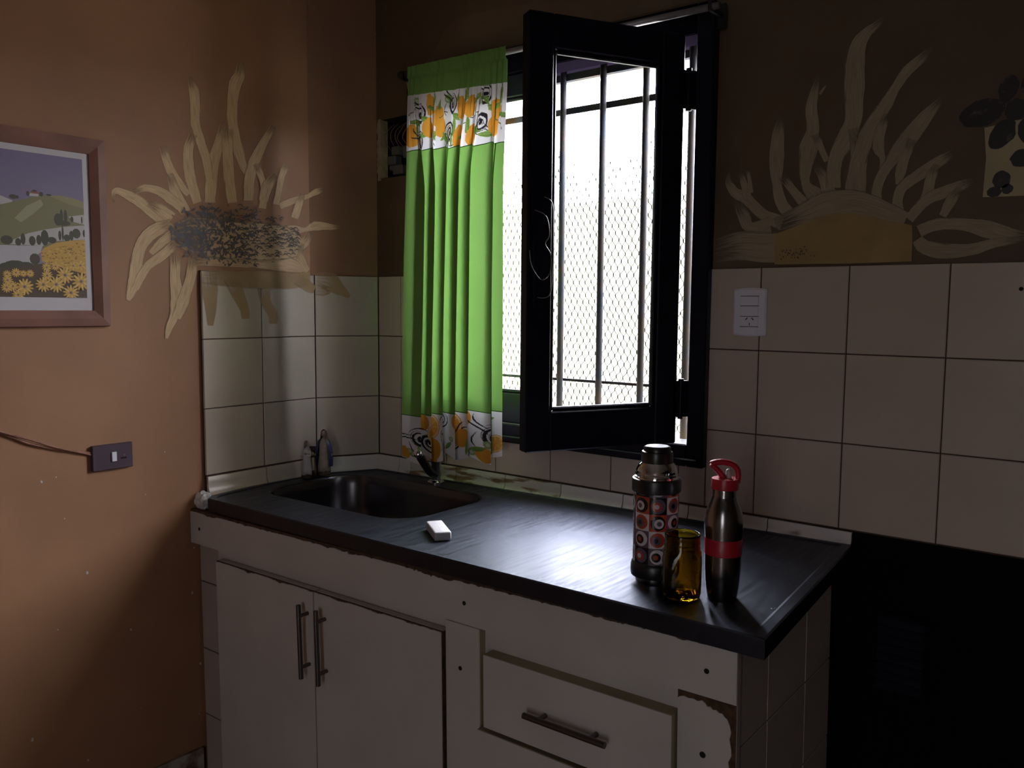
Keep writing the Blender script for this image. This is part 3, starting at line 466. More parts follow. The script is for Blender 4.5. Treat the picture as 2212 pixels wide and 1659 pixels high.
for y0, y1 in ys:
    cove(wall_left, CA[0], (y0 + y1) / 2, 0.003, y1 - y0, 0.051, 0.051, math.pi / 2, M['tile'])
# broken plaster lump in front of the tiles, worktop level
bm = bmesh.new()
bmesh.ops.create_icosphere(bm, subdivisions=3, radius=1.0)
rr = random.Random(3)
for v in bm.verts:
    v.co *= 1 + rr.uniform(-0.18, 0.18)
    v.co.x = -0.188 + v.co.x * 0.030; v.co.y = -0.600 + v.co.y * 0.022; v.co.z = -0.062 + v.co.z * 0.026
obj('plaster_lump', from_bm(bm), M['plaster'], wall_left)
V, F = [], []
for (y, z, s) in [(-1.025, .058, 4), (-.924, -.199, 4), (-.814, -.385, 4), (-1.002, -.327, 2.2), (-1.074, -.589, 4.5), (-.941, -.702, 4), (-.793, -.617, 2.5), (-.974, -.045, 2), (-.99, .064, 2), (-.76, -.02, 2), (-.63, -.33, 5), (-.62, -.2, 3), (-.61, -.55, 4), (-.62, -.7, 3), (-.70, .09, 1.5)]:
    n = len(V); k = 7
    for i in range(k):
        a = 2 * math.pi * i / k; q = s * 0.001 * RND.uniform(0.4, 1.0)
        V.append((XL + 0.0008, y + math.cos(a) * q, z + math.sin(a) * q * 1.4))
    F.append(tuple(range(n, n + k)))
obj('paint_chips', (V, F), M['plaster'], wall_left, kind='stuff')
# old repaired strip above the window
obj('plaster_patch', prism([(0.215, 1.345), (0.30, 1.352), (0.50, 1.338), (0.70, 1.36), (1.05, 1.375), (1.05, 1.235), (0.60, 1.235), (0.10, 1.235), (0.16, 1.29)], YB - 0.0012, YB), mat('patch_paint', (0.13, 0.083, 0.046), 0.7, var=0.1), wall_back)

# ------------------------------------------------------------------ window
FR = (0.052, 1.076, 0.104, 1.222)
win = thing('window_1', (0.583, 0.0, 0.104), 'black painted wooden window frame around the bright opening', 'window', kind='structure')
FY0, FY1 = -0.022, 0.060
IL, IR, IB, IT = 0.098, 1.030, 0.160, 1.150
obj('jamb', box(FR[0], IL, FY0, FY1, FR[2], FR[3], 0.003), M['frame'], win)
obj('jamb', box(IR, FR[1], FY0, FY1, FR[2], FR[3], 0.003), M['frame'], win)
obj('head', box(IL, IR, FY0, FY1, IT, FR[3], 0.003), M['soffit'], win)
obj('sill', join(box(IL, IR, FY0, FY1, FR[2], IB, 0.003), box(FR[0] + 0.01, FR[1] - 0.01, FY0 - 0.010, FY0, FR[2] + 0.004, FR[2] + 0.022, 0.003)), M['frame'], win)
def leaf(root, x0, x1, z0, z1, y0, y1, st, rb, rtp):
    # stiles and rails with a moulded inner bead, and the pane
    obj('stile', box(x0, x0 + st, y0, y1, z0, z1, 0.003), M['frame'], root)
    obj('stile', box(x1 - st, x1, y0, y1, z0, z1, 0.003), M['frame'], root)
    obj('bottom_rail', box(x0 + st, x1 - st, y0, y1, z0, z0 + rb, 0.003), M['frame'], root)
    obj('top_rail', box(x0 + st, x1 - st, y0, y1, z1 - rtp, z1, 0.003), M['frame'], root)
    a, b, c, d = x0 + st, x1 - st, z0 + rb, z1 - rtp
    e = 0.010; yb = y0 + 0.006
    bead = join(box(a, a + e, yb, yb + 0.012, c, d, 0.003), box(b - e, b, yb, yb + 0.012, c, d, 0.003), box(a + e, b - e, yb, yb + 0.012, c, c + e, 0.003), box(a + e, b - e, yb, yb + 0.012, d - e, d, 0.003))
    obj('bead', bead, M['frame'], root)
    obj('pane', box(a, b, yb + 0.012, yb + 0.015, c, d), M['glass'], root)
lf = thing('window_leaf', (0.34, -0.0, 0.162), 'closed black window leaf half hidden behind the green curtain', 'window leaf', 'window leaves')
leaf(lf, 0.101, 0.583, 0.162, 1.148, -0.018, 0.018, 0.068, 0.088, 0.062)
TH = math.radians(61.5)
hx, hy = 1.026, -0.030
rf = thing('window_leaf', (hx, hy, 0.165), 'black window leaf standing open into the room', 'window leaf', 'window leaves', rotz=TH)
rf.location = (hx, hy, 0.0)
leaf(rf, -0.428, -0.018, 0.165, 1.147, 0.004, 0.040, 0.062, 0.093, 0.075)
for z in (0.275, 1.02):
    obj('hinge', join(lathe([(0.007, -0.05), (0.007, 0.05)], 12, (-0.006, 0.006, z)), box(-0.03, -0.004, 0.004, 0.007, z - 0.045, z + 0.045), box(-0.004, 0.012, 0.002, 0.012, z - 0.045, z + 0.045)), M['frame'], rf, auto=40)
# wire latch on the free stile of the open leaf
lx = -0.400
lp = bez([(lx - 0.012, 0.002, 0.715), (lx + 0.012, -0.010, 0.700), (lx + 0.018, -0.014, 0.66), (lx + 0.010, -0.010, 0.640), (lx + 0.022, -0.014, 0.615), (lx + 0.020, -0.014, 0.575), (lx + 0.0, -0.010, 0.560), (lx - 0.022, -0.008, 0.59), (lx - 0.026, -0.004, 0.625)], 6)
obj('latch_wire', join(tube(lp, 0.0011, 6), tube(bez([(lx - 0.005, 0.003, 0.52), (lx + 0.02, -0.012, 0.525), (lx + 0.028, -0.012, 0.58), (lx + 0.028, -0.012, 0.68), (lx + 0.026, -0.010, 0.73), (lx + 0.012, 0.003, 0.745)], 6), 0.0012, 6)), M['nickel'], rf, smooth=True)
obj('latch_plate', box(lx - 0.012, lx + 0.012, 0.001, 0.005, 0.50, 0.76, 0.001), M['frame'], rf)

# grille and chicken wire outside
gl = thing('window_grille', (0.58, 0.15, 0.12), 'dark iron burglar bars across the outside of the window', 'grille')
for x in (0.115, 0.252, 0.389, 0.526, 0.663, 0.800, 0.937):
    obj('bar', tube([(x, 0.15, 0.119), (x, 0.15, 1.204)], 0.0095, 4 if False else 10), M['iron'], gl, smooth=True)
obj('crossbar', box(0.068, 1.061, 0.157, 0.163, 1.060, 1.078), M['iron'], gl)
obj('crossbar', box(0.068, 1.061, 0.158, 0.163, 0.278, 0.286), M['iron'], gl)
obj('crossbar', box(0.068, 1.061, 0.155, 0.170, 1.155, 1.175), M['iron'], gl)
V, F = [], []
def seg(a, b, r):
    a, b = Vector(a), Vector(b); t = (b - a); t.normalize()
    p = Vector((0, 1, 0)); q = t.cross(p); n = len(V)
    for c in (a, b):
        for k in range(3):
            an = 2 * math.pi * k / 3
            V.append(tuple(c + p * (r * math.cos(an)) + q * (r * math.sin(an))))
    for k in range(3): F.append((n + k, n + (k + 1) % 3, n + 3 + (k + 1) % 3, n + 3 + k))
rw = random.Random(11)
cw, chh = 0.0215, 0.026
nx, nz = int(0.99 / cw), int(0.86 / (chh * 0.75)) + 1
def hexp(i, j):
    # lower end of the twisted (upright) wire of cell i, j, slightly crumpled netting
    x = 0.070 + cw * (i + 0.5 * (j % 2)); z = 0.125 + j * chh * 0.75
    return x + 0.004 * math.sin(z * 21 + x * 9), z + 0.006 * math.sin(x * 13 + z * 4) + 0.004 * math.sin(x * 31)
for j in range(nz):
    for i in range(nx):
        x, z = hexp(i, j)
        lim = 0.93 + 0.035 * math.sin(x * 17) + 0.02 * math.sin(x * 41)
        if z > lim or x > 1.05: continue
        y = 0.178 + 0.004 * math.sin(x * 15 + z * 11)
        if z > lim - 0.06 and rw.random() < 0.45: continue
        seg((x, y, z), (x + rw.uniform(-.001, .001), y, z + chh * 0.27), 0.0023)
        x2, z2 = hexp(i + (j % 2), j + 1); x3, z3 = hexp(i - 1 + (j % 2), j + 1)
        for xe, ze in ((x2, z2), (x3, z3)):
            if 0.068 < xe < 1.062 and rw.random() > 0.02: seg((x, y, z + chh * 0.27), (xe, y, ze), 0.00130)
tag(obj('wire_netting', (V, F), M['wire'], None, base=(0.58, 0.178, 0.12)), 'torn hexagonal chicken wire stretched behind the window bars', 'wire netting', kind='stuff')

# ------------------------------------------------------------------ painted flowers (paint lying on the walls)
YD = -0.1837
def left_pt(s, z, d):            # s runs along the left wall and round the diagonal corner, d = paint thickness
    if s <= -0.006: return (XL + d, YD + s, z)
    q = s + 0.006
    return (PA[0] + dv.x * q + dv.y * d, PA[1] + dv.y * q - dv.x * d, z)
def tile_pt(s, z, d): return (CA[0] + d, YD + s, z)
def corner_pt(s, z, d): return (CA[0] + cd.x * s + cn.x * d, CA[1] + cd.y * s + cn.y * d, z)
def back_pt(x, z, d): return (x, YB - d, z)
def stroke(rows, fn, d):
    V, F, UV = [], [], []
    w0 = max(math.hypot(r[2] - r[0], r[3] - r[1]) for r in rows) * 0.001
    run = 0.0; prev = None; K = 4
    for r in rows:
        a = (r[0] * .001, r[1] * .001); b = (r[2] * .001, r[3] * .001)
        c = ((a[0] + b[0]) / 2, (a[1] + b[1]) / 2)
        if prev: run += math.hypot(c[0] - prev[0], c[1] - prev[1])
        prev = c
        for k in range(K + 1):
            t = k / K
            V.append(fn(a[0] + (b[0] - a[0]) * t, a[1] + (b[1] - a[1]) * t, d)); UV.append((t, run / w0))
    for i in range(len(rows) - 1):
        for k in range(K):
            p = i * (K + 1) + k
            F.append((p, p + 1, p + K + 2, p + K + 1))
    return V, F, UV
def paint(parent, data, fn, m, name='petal', d0=0.0007, off=0):
    for i, rows in enumerate(data):
        V, F, UV = stroke(rows, fn, d0 + 0.00012 * (i + off))
        UV = [(u, v + 0.0) for u, v in UV]
        obj(name, (V, F), m, parent, uv=UV)
mu = thing('painted_sunflower', left_pt(-0.25, 0.60, 0.0), 'painted sunflower with thin cream petals and a dark speckled centre', 'mural')
paint(mu, LEFT_PETALS[:-1], left_pt, M['petal'])
paint(mu, [LEFT_PETALS[-1]], left_pt, M['petal'], 'flower_centre', off=len(LEFT_PETALS))
paint(mu, LEFT_TILE_PAINT, tile_pt, M['ochre'], 'ochre_smear')
paint(mu, CORNER_TILE_PAINT, corner_pt, M['ochre'], 'ochre_smear')
rs = random.Random(5)
for mname, cnt, rng in (('seed_blue', 330, (-0.48, -0.20)), ('seed', 560, (-0.44, -0.05))):
    V, F = [], []
    for _ in range(cnt):
        s = rs.uniform(*rng); u = (s + 0.27) / 0.22
        if abs(u) > 1: continue
        z = 0.700 + 0.075 * math.sqrt(1 - u * u) * rs.uniform(-1, 1) + 0.02 * rs.uniform(-1, 1)
        d = 0.0050 + rs.random() * 0.0004; ln = rs.uniform(0.007, 0.016); w = ln * rs.uniform(0.25, 0.45)
        n = len(V)
        if mname == 'seed' and s > -0.27:           # little arched dabs
            for k in range(6):
                a = math.pi * (k / 5) + rs.uniform(-.1, .1)
                V.append(left_pt(s + math.cos(a) * ln * .6, z + math.sin(a) * ln * .5, d))
            for k in range(5, -1, -1):
                a = math.pi * k / 5
                V.append(left_pt(s + math.cos(a) * ln * .5, z + math.sin(a) * ln * .28, d))
            for k in range(5): F.append((n + k, n + k + 1, n + 10 - k, n + 11 - k))
        else:
            a = rs.uniform(-0.9, 0.9) + (0 if rs.random() < .5 else math.pi / 2)
            ex, ez = math.cos(a) * ln, math.sin(a) * ln
            fx, fz = -math.sin(a) * w, math.cos(a) * w
            for q in ((-1, 0), (-.5, 1), (.5, .8), (1, 0), (.4, -1), (-.6, -.8)):
                V.append(left_pt(s + (ex * q[0] + fx * q[1]) * .6, z + (ez * q[0] + fz * q[1]) * .6, d))
            F.append(tuple(range(n, n + 6)))
    obj('seed_dabs', (V, F), M[mname], mu, kind='stuff')
mw = thing('painted_sunburst_flower', (1.35, YB, 0.60), 'large painted half flower with pale petals above the tiles', 'mural')
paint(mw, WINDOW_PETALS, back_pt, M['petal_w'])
obj('ochre_centre', ([back_pt(x * .001, z * .001, 0.0075) for x, z in CENTRE] + [back_pt(x * .001, z * .001, 0.0) for x, z in CENTRE], [tuple(range(len(CENTRE)))] + [(i, (i + 1) % len(CENTRE), len(CENTRE) + (i + 1) % len(CENTRE), len(CENTRE) + i) for i in range(len(CENTRE))]), M['centre'], mw)
V, F = [], []
for _ in range(40):
    x, z = rs.gauss(1.275, 0.02), rs.gauss(0.624, 0.006); n = len(V)
    for k in range(5):
        a = 2 * math.pi * k / 5; V.append(back_pt(x + math.cos(a) * .003 * rs.random(), z + math.sin(a) * .0022, 0.0078))
    F.append(tuple(range(n, n + 5)))
obj('smudge', (V, F), M['brown'], mw, kind='stuff')
# black flower over a cream panel at the right
def blob(cx, cz, rx, rz, rot=0.0, n=22, d=0.002, jag=0.07, seed=1):
    r_ = random.Random(seed); V = [back_pt(cx, cz, d)]
    for k in range(n):
        a = 2 * math.pi * k / n; q = 1 + r_.uniform(-jag, jag)
        x, z = math.cos(a) * rx * q, math.sin(a) * rz * q
        V.append(back_pt(cx + x * math.cos(rot) - z * math.sin(rot), cz + x * math.sin(rot) + z * math.cos(rot), d))
    return V, [(0, 1 + k, 1 + (k + 1) % n) for k in range(n)]
mp_ = thing('painted_black_flower', (1.74, YB, 0.722), 'black painted flower over a cream spotted panel at the right edge', 'mural')
obj('cream_panel', prism([(1.650, 0.724), (1.652, 0.80), (1.646, 0.86), (1.70, 0.868), (1.84, 0.868), (1.842, 0.80), (1.838, 0.726), (1.75, 0.721)], YB - 0.0010, YB), M['cream'], mp_)
for i, (cx, cz, rx, rz, ro) in enumerate([(1.640, .890, .040, .026, .25), (1.684, .930, .017, .026, -.2), (1.678, .844, .021, .030, -.5), (1.745, .915, .030, .022, .5), (1.725, .842, .020, .028, .4), (1.722, .938, .016, .024, -.4)]):
    obj('petal', blob(cx, cz, rx, rz, ro, seed=i, d=0.0016 + i * .0002), M['plum'], mp_)
obj('flower_centre', blob(1.699, .888, .019, .021, seed=9, d=0.0032), M['plum'], mp_)
for i, (cx, cz, rx, rz) in enumerate([(1.714, .794, .020, .017), (1.681, .756, .016, .017), (1.670, .733, .013, .010), (1.692, .737, .010, .010), (1.77, .77, .018, .015), (1.80, .83, .016, .02)]):
    obj('spot', blob(cx, cz, rx, rz, seed=20 + i, d=0.0018), M['plum'], mp_)

# ------------------------------------------------------------------ framed picture on the left wall
PX = XL
pf = thing('framed_picture', (PX, -1.15, 0.44), 'framed print of hills and a field of yellow flowers', 'picture')
Y1, Y0, Z0, Z1, fwid = -0.843, -1.475, 0.440, 0.914, 0.042
def frame_bar(p0, p1, p2, p3):
    V = [(PX, *p0), (PX, *p1), (PX, *p2), (PX, *p3)]
    mid = lambda a, b, t: (a[0] + (b[0] - a[0]) * t, a[1] + (b[1] - a[1]) * t)
    A = [(PX + 0.016, *mid(p0, p3, .06)), (PX + 0.016, *mid(p1, p2, .06)), (PX + 0.018, *mid(p1, p2, .5)), (PX + 0.018, *mid(p0, p3, .5)), (PX + 0.010, *mid(p1, p2, .97)), (PX + 0.010, *mid(p0, p3, .97))]
    V += A
    return V, [(0, 1, 5, 4), (4, 5, 6, 7), (7, 6, 8, 9), (9, 8, 2, 3), (0, 4, 7, 9, 3), (1, 2, 8, 6, 5), (0, 3, 2, 1)]
a, b, c, d = (Y0, Z0), (Y1, Z0), (Y1, Z1), (Y0, Z1)
e, f, g, h = (Y0 + fwid, Z0 + fwid), (Y1 - fwid, Z0 + fwid), (Y1 - fwid, Z1 - fwid), (Y0 + fwid, Z1 - fwid)
for q in ((a, b, f, e), (b, c, g, f), (c, d, h, g), (d, a, e, h)):
    obj('frame_bar', frame_bar(*q), M['pictframe'], pf)
obj('mat_board', box(PX + 0.001, PX + 0.006, Y0 + fwid - .002, Y1 - fwid + .002, Z0 + fwid - .002, Z1 - fwid + .002), M['matboard'], pf)
# the print: flat coloured shapes, stacked by hundredths of a millimetre
PV, PF, PC = [], [], []
PY1, PY0, PZ0, PZ1 = -0.899, -1.420, 0.513, 0.858
lay = [0]
def pshape(pts, c, c2=None):
    n = len(PV); lay[0] += 1; d = PX + 0.0062 + lay[0] * 0.0000035
    for (u, v) in pts:
        PV.append((d, min(max(PY1 - u, PY0), PY1), min(max(PZ0 + v, PZ0), PZ1)))
        t = v / 0.345
        PC.append((*(c if not c2 else tuple(c[i] + (c2[i] - c[i]) * t for i in range(3))), 1))
    PF.append(tuple(range(n, n + len(pts))))
def zp(zx, zy): return ((690 - zx) * 0.000275, (1362 - zy) * 0.000310)
def pell(cx, cy, rx, ry, c, rot=0, n=10):
    p = []
    for k in range(n):
        a_ = 2 * math.pi * k / n; x, y = rx * math.cos(a_), ry * math.sin(a_)
        p.append((cx + x * math.cos(rot) - y * math.sin(rot), cy + x * math.sin(rot) + y * math.cos(rot)))
    pshape(p, c)
W_ = -1250
pshape([(0, 0), (0.52, 0), (0.52, 0.345), (0, 0.345)], (0.30, 0.24, 0.30), (0.20, 0.165, 0.30))
pshape([zp(*q) for q in [(W_, 640), (-600, 560), (-200, 590), (0, 600), (90, 630), (60, 700), (W_, 760)]], (0.52, 0.47, 0.47))
pshape([zp(*q) for q in [(380, 565), (480, 555), (600, 565), (690, 590), (690, 640), (500, 640)]], (0.30, 0.27, 0.13))
pshape([zp(*q) for q in [(W_, 800), (-500, 720), (0, 665), (150, 620), (300, 572), (380, 566), (470, 590), (560, 620), (690, 640), (690, 980), (W_, 980)]], (0.215, 0.195, 0.095), (0.24, 0.22, 0.12))
pshape([zp(*q) for q in [(100, 760), (200, 660), (320, 600), (340, 640), (250, 720), (150, 790)]], (0.36, 0.33, 0.20))
pshape([zp(*q) for q in [(550, 715), (690, 690), (690, 770), (600, 755)]], (0.52, 0.48, 0.47))
pshape([zp(*q) for q in [(40, 960), (60, 935), (200, 870), (350, 830), (500, 800), (690, 775), (690, 890), (400, 920), (320, 960)]], (0.52, 0.48, 0.47))
pshape([zp(*q) for q in [(W_, 1000), (-400, 985), (0, 970), (320, 960), (300, 1010), (215, 1070), (220, 1120), (0, 1130), (W_, 1150)]], (0.50, 0.47, 0.50))
DG = (0.075, 0.070, 0.045)
for (x, y, rx, ry) in [(30, 930, 50, 35), (120, 940, 25, 30), (160, 915, 20, 45), (235, 925, 28, 38), (290, 915, 22, 40), (340, 895, 34, 62), (400, 910, 40, 25), (470, 870, 14, 40), (495, 850, 9, 62), (530, 885, 30, 28), (570, 865, 20, 40), (615, 845, 38, 40), (685, 840, 14, 30), (460, 745, 36, 50), (490, 720, 14, 60), (525, 720, 16, 58), (500, 770, 70, 22), (580, 735, 14, 24), (668, 735, 7, 30), (215, 565, 14, 20), (270, 545, 22, 14), (325, 560, 18, 18), (390, 560, 24, 8), (95, 600, 34, 18), (130, 600, 10, 14), (250, 1065, 44, 44), (90, 1115, 90, 34), (180, 1125, 60, 36), (20, 1130, 60, 30), (-150, 1120, 120, 40), (-400, 1130, 160, 40), (-700, 1120, 160, 50), (-250, 930, 60, 40), (-500, 930, 80, 50)]:
    u, v = zp(x, y); pell(u, v, rx * .000275, ry * .00031, DG)
pshape([zp(*q) for q in [(228, 582), (232, 560), (250, 548), (295, 548), (303, 565), (300, 580)]], (0.55, 0.48, 0.47))
pshape([zp(*q) for q in [(230, 560), (245, 545), (300, 545), (305, 560)]], (0.32, 0.10, 0.09))
pshape([zp(*q) for q in [(W_, 1150), (0, 1140), (300, 1100), (690, 1100), (690, 1362), (W_, 1362)]], (0.10, 0.065, 0.045))
YE = (0.62, 0.36, 0.08); YL = (0.74, 0.48, 0.15)
pshape([zp(*q) for q in [(300, 1010), (330, 975), (430, 930), (560, 905), (690, 892), (690, 1170), (500, 1130), (310, 1080)]], YE)
rp_ = random.Random(2)
for _ in range(170):
    x, y = rp_.uniform(310, 685), rp_.uniform(905, 1110)
    if y < 1010 - (x - 300) * 0.28: continue
    u, v = zp(x, y); pell(u, v, rp_.uniform(6, 16) * .000275, rp_.uniform(2, 5) * .00031, rp_.choice([(0.22, 0.13, 0.04), (0.30, 0.18, 0.05), YL]), rp_.uniform(-.3, .3), 6)
def flower(x, y, r):
    u, v = zp(x, y); r *= 0.000285
    k = 13; o_ = rp_.random()
    for i in range(k):
        a_ = 2 * math.pi * (i + o_) / k
        pell(u + math.cos(a_) * r * .58, v + math.sin(a_) * r * .58, r * .44, r * .13, YL if i % 2 else YE, a_, 8)
    pell(u, v, r * .24, r * .24, (0.42, 0.28, 0.19)); pell(u + r * .03, v, r * .13, r * .13, (0.20, 0.11, 0.10))
for q in [(20, 1190, 36), (90, 1175, 40), (205, 1178, 34), (150, 1180, 30), (345, 1125, 42), (420, 1115, 40), (575, 1105, 40), (640, 1100, 46), (700, 1140, 40), (20, 1235, 42), (60, 1280, 45), (10, 1290, 45), (100, 1345, 52), (155, 1282, 72), (345, 1190, 48), (500, 1182, 76), (420, 1258, 72), (310, 1262, 66), (545, 1322, 70), (640, 1230, 82)]:
    flower(*q)
for _ in range(34):
    flower(rp_.uniform(-1150, -40), rp_.uniform(1170, 1340), rp_.uniform(40, 75))
obj('print', (PV, PF), M['print'], pf, colors=PC)

# ------------------------------------------------------------------ old switch and cable on the left wall
sw = thing('light_switch', (XL, -0.851, 0.064), 'old purple brown wall switch with a white rocker', 'switch')
obj('plate', box(XL, XL + 0.012, -0.904, -0.797, 0.065, 0.132, 0.002), M['switch'], sw)
obj('rocker', box(XL + 0.012, XL + 0.016, -0.855, -0.842, 0.086, 0.111, 0.001), M['white'], sw)
sc = obj('screw', lathe([(0.003, 0), (0.003, 0.001)], 8), M['nickel'], sw)
sc.location = (0.0122, 0.030, 0.036); sc.rotation_euler = (0, math.pi / 2, 0)
for v in sc.data.vertices: v.co += Vector(BASE[sw])
obj('indicator_slot', box(XL + 0.012, XL + 0.0128, -0.830, -0.815, 0.090, 0.094), M['dark'], sw)
tag(obj('wall_cable', join(tube(bez([(XL + .004, -1.5, .27), (XL + .004, -1.25, .235), (XL + .004, -1.114, .189), (XL + .005, -1.053, .158), (XL + .004, -.99, .136), (XL + .004, -.899, .113)], 8), 0.0032, 8), tube(bez([(XL + .006, -1.5, .28), (XL + .008, -1.25, .243), (XL + .009, -1.114, .193), (XL + .010, -1.053, .168), (XL + .009, -.99, .140), (XL + .005, -.899, .108)], 8), 0.0026, 8)), M['cable'], None, smooth=True, base=(XL, -1.15, 0.2)), 'brown painted twin cable drooping into the old wall switch', 'cable')
# modern outlet on the tiles
ol = thing('wall_outlet', (1.178, 0.0, 0.435), 'white switch and socket plate on the tiled wall', 'outlet')
def plate(x0, x1, z0, z1, bul, y0, y1, r):
    P_ = []
    n = 8
    for k in range(n + 1):
        t = k / n; P_.append((x0 + (x1 - x0) * t, z0 - bul * math.sin(math.pi * t)))
    for k in range(n + 1):
        t = k / n; P_.append((x1 - (x1 - x0) * t, z1 + bul * math.sin(math.pi * t)))
    inner = [(x0 + r + (x - x0) * (x1 - x0 - 2 * r) / (x1 - x0), z0 + r + (z - z0) * (z1 - z0 - 2 * r) / (z1 - z0)) for x, z in P_]
    m_ = len(P_)
    V = [(x, y1, z) for x, z in P_] + [(x, y0 + .003, z) for x, z in P_] + [(x, y0, z) for x, z in inner]
    F = [(i, (i + 1) % m_, m_ + (i + 1) % m_, m_ + i) for i in range(m_)] + [(m_ + i, m_ + (i + 1) % m_, 2 * m_ + (i + 1) % m_, 2 * m_ + i) for i in range(m_)] + [tuple(range(2 * m_, 3 * m_))]
    return V, F
obj('plate', plate(1.138, 1.2185, 0.437, 0.544, 0.004, -0.009, 0.0, 0.004), M['white'], ol)
obj('switch_module', box(1.1565, 1.2005, -0.0125, -0.009, 0.506, 0.5275, 0.001), M['white'], ol)
obj('blank_module', box(1.1565, 1.2005, -0.0105, -0.009, 0.4815, 0.5045, 0.0005), M['white'], ol)
so = obj('socket_module', box(1.1565, 1.2005, -0.0105, -0.009, 0.457, 0.480, 0.0005), M['white'], ol)
for q in (xf(box(-.0035, .0035, -.0112, -.0104, -.001, .001), Matrix.Translation((1.172, 0, .4745)) @ Matrix.Rotation(-0.8, 4, 'Y')), xf(box(-.0035, .0035, -.0112, -.0104, -.001, .001), Matrix.Translation((1.187, 0, .4745)) @ Matrix.Rotation(0.8, 4, 'Y')), box(1.1788, 1.1802, -.0112, -.0104, .459, .4655)):
    obj('slot', q, M['dark'], so)
for z in (0.4805, 0.505, 0.4560, 0.5285):
    obj('module_gap', box(1.156, 1.201, -0.0100, -0.0089, z - .0006, z + .0006), M['dark'], ol)
# screw holes in the tiles
for i, (x, z, r) in enumerate([(1.727, 0.541, .004)]):
    obj('plug_hole', xf(lathe([(r, 0), (r, 0.0006)], 10), Matrix.Translation((x, -0.0003, z)) @ Matrix.Rotation(math.pi / 2, 4, 'X')), M['dark'], wall_back)

# open junction box left of the curtain
jb = thing('junction_box', (-0.026, YB, 0.912), 'open fuse box recess with bare wires beside the curtain', 'fuse box')
obj('back_panel', box(BOXH[0] + .001, BOXH[1] - .001, 0.085, 0.09, BOXH[2] + .001, BOXH[3] - .001), M['dark'], jb)
obj('box_side', hole_sides((0, 0), (1, 0), (0, 1), (BOXH[0] + .0015, BOXH[1] - .0015, BOXH[2] + .0015, BOXH[3] - .0015), YB + .001, 0.088), M['dark'], jb)
V = []; F = []
for k in range(20):
    z = 0.905 + k * 0.0103; w_ = 0.010 + RND.uniform(-.004, .005)
    V += [(BOXH[0] - w_, YB - 0.001, z), (BOXH[0] + .006 + RND.uniform(-.002, .002), YB - 0.004, z), (BOXH[0] + .006, YB + .03, z)]
for k in range(19):
    F += [(k * 3, k * 3 + 1, k * 3 + 4, k * 3 + 3), (k * 3 + 1, k * 3 + 2, k * 3 + 5, k * 3 + 4)]
obj('broken_edge', (V, F), M['rough_plaster'], jb)
for (x0, x1, z0, z1, y) in [(-.060, -.026, .985, 1.012, .02), (-.075, -.036, .955, .982, .016), (-.072, -.045, .938, .953, .022), (-.052, -.008, .922, .952, .018), (-.018, .012, .975, 1.012, .030)]:
    obj('terminal_block', box(x0, x1, y, y + .03, z0, z1, 0.002), mat('old_terminal', (0.13, 0.12, 0.125), 0.6), jb)
for i in range(5):
    x = -0.075 + i * 0.022
    obj('wire', tube(bez([(x, .04, 1.0), (x + RND.uniform(-.01, .01), .005, 1.03), (x + .008, .01, 1.06), (x + RND.uniform(-.02, .02), .05, 1.09)], 5), 0.0012, 6), M['cable'], jb, smooth=True)
tag(obj('hanging_wire', join(tube(bez([(.104, -.078, 1.19), (.088, -.05, 1.165), (.068, -.02, 1.12), (.045, -.004, 1.095), (.03, .02, 1.07)], 6), 0.0028, 7), tube(bez([(.112, -.07, 1.185), (.104, -.04, 1.15), (.098, -.02, 1.12), (.060, -.004, 1.085)], 6), 0.0018, 7)), M['cable'], None, smooth=True, base=(.07, -.02, 1.07)), 'dark wire hanging from the rod end into the fuse box', 'wire')

# ------------------------------------------------------------------ curtain rod and curtain
rd = thing('curtain_rod', (0.6, -0.08, 1.19), 'thin grey curtain rod above the window', 'curtain rod')
obj('tube', tube([(0.098, -0.08, 1.192), (1.112, -0.08, 1.183)], 0.0080, 14), M['rod'], rd, smooth=True)
ec = obj('end_cap', lathe([(.004, -.012), (.0105, -.009), (.0115, 0), (.0105, .009), (.004, .012)], 14), M['dkplastic'], rd, smooth=True)
ec.rotation_euler = (0, math.pi / 2, 0); ec.location = (0.092 - .6, 0, 0.002)
for v in ec.data.vertices: v.co += Vector(BASE[rd])
for x in (0.106, 1.094):
    obj('bracket', join(box(x - .004, x + .004, -0.086, YB - .001 if x < 0.5 else FY0, 1.172, 1.180), box(x - .010, x + .010, (YB if x < .5 else FY0) - .004, (YB if x < .5 else FY0), 1.150, 1.205), box(x - .004, x + .004, -0.092, -0.088, 1.172, 1.196)), M['dkplastic'], rd)

def lerp(a, b, t): return a + (b - a) * t
FOLD_A = np.array([0.0, 0.075, 0.16, 0.235, 0.30, 0.41, 0.47, 0.565, 0.635, 0.70, 0.80, 0.88, 0.94, 1.0])     # cloth position of each crease
FOLD_X = np.array([0.0, 0.255, 0.150, 0.370, 0.265, 0.475, 0.395, 0.605, 0.500, 0.705, 0.625, 0.935, 0.860, 1.0])     # where the crease hangs, 0 left 1 right
FOLD_Y = np.array([0.004, -0.014, 0.012, -0.018, 0.010, -0.016, 0.014, -0.019, 0.012, -0.012, 0.014, -0.020, 0.006, -0.004])
def smooth_interp(a, xs, ys):
    i = np.clip(np.searchsorted(xs, a, side='right') - 1, 0, len(xs) - 2)
    u = (a - xs[i]) / (xs[i + 1] - xs[i]); w = u * u * (3 - 2 * u) * 0.45 + u * 0.55
    return ys[i] + (ys[i + 1] - ys[i]) * w
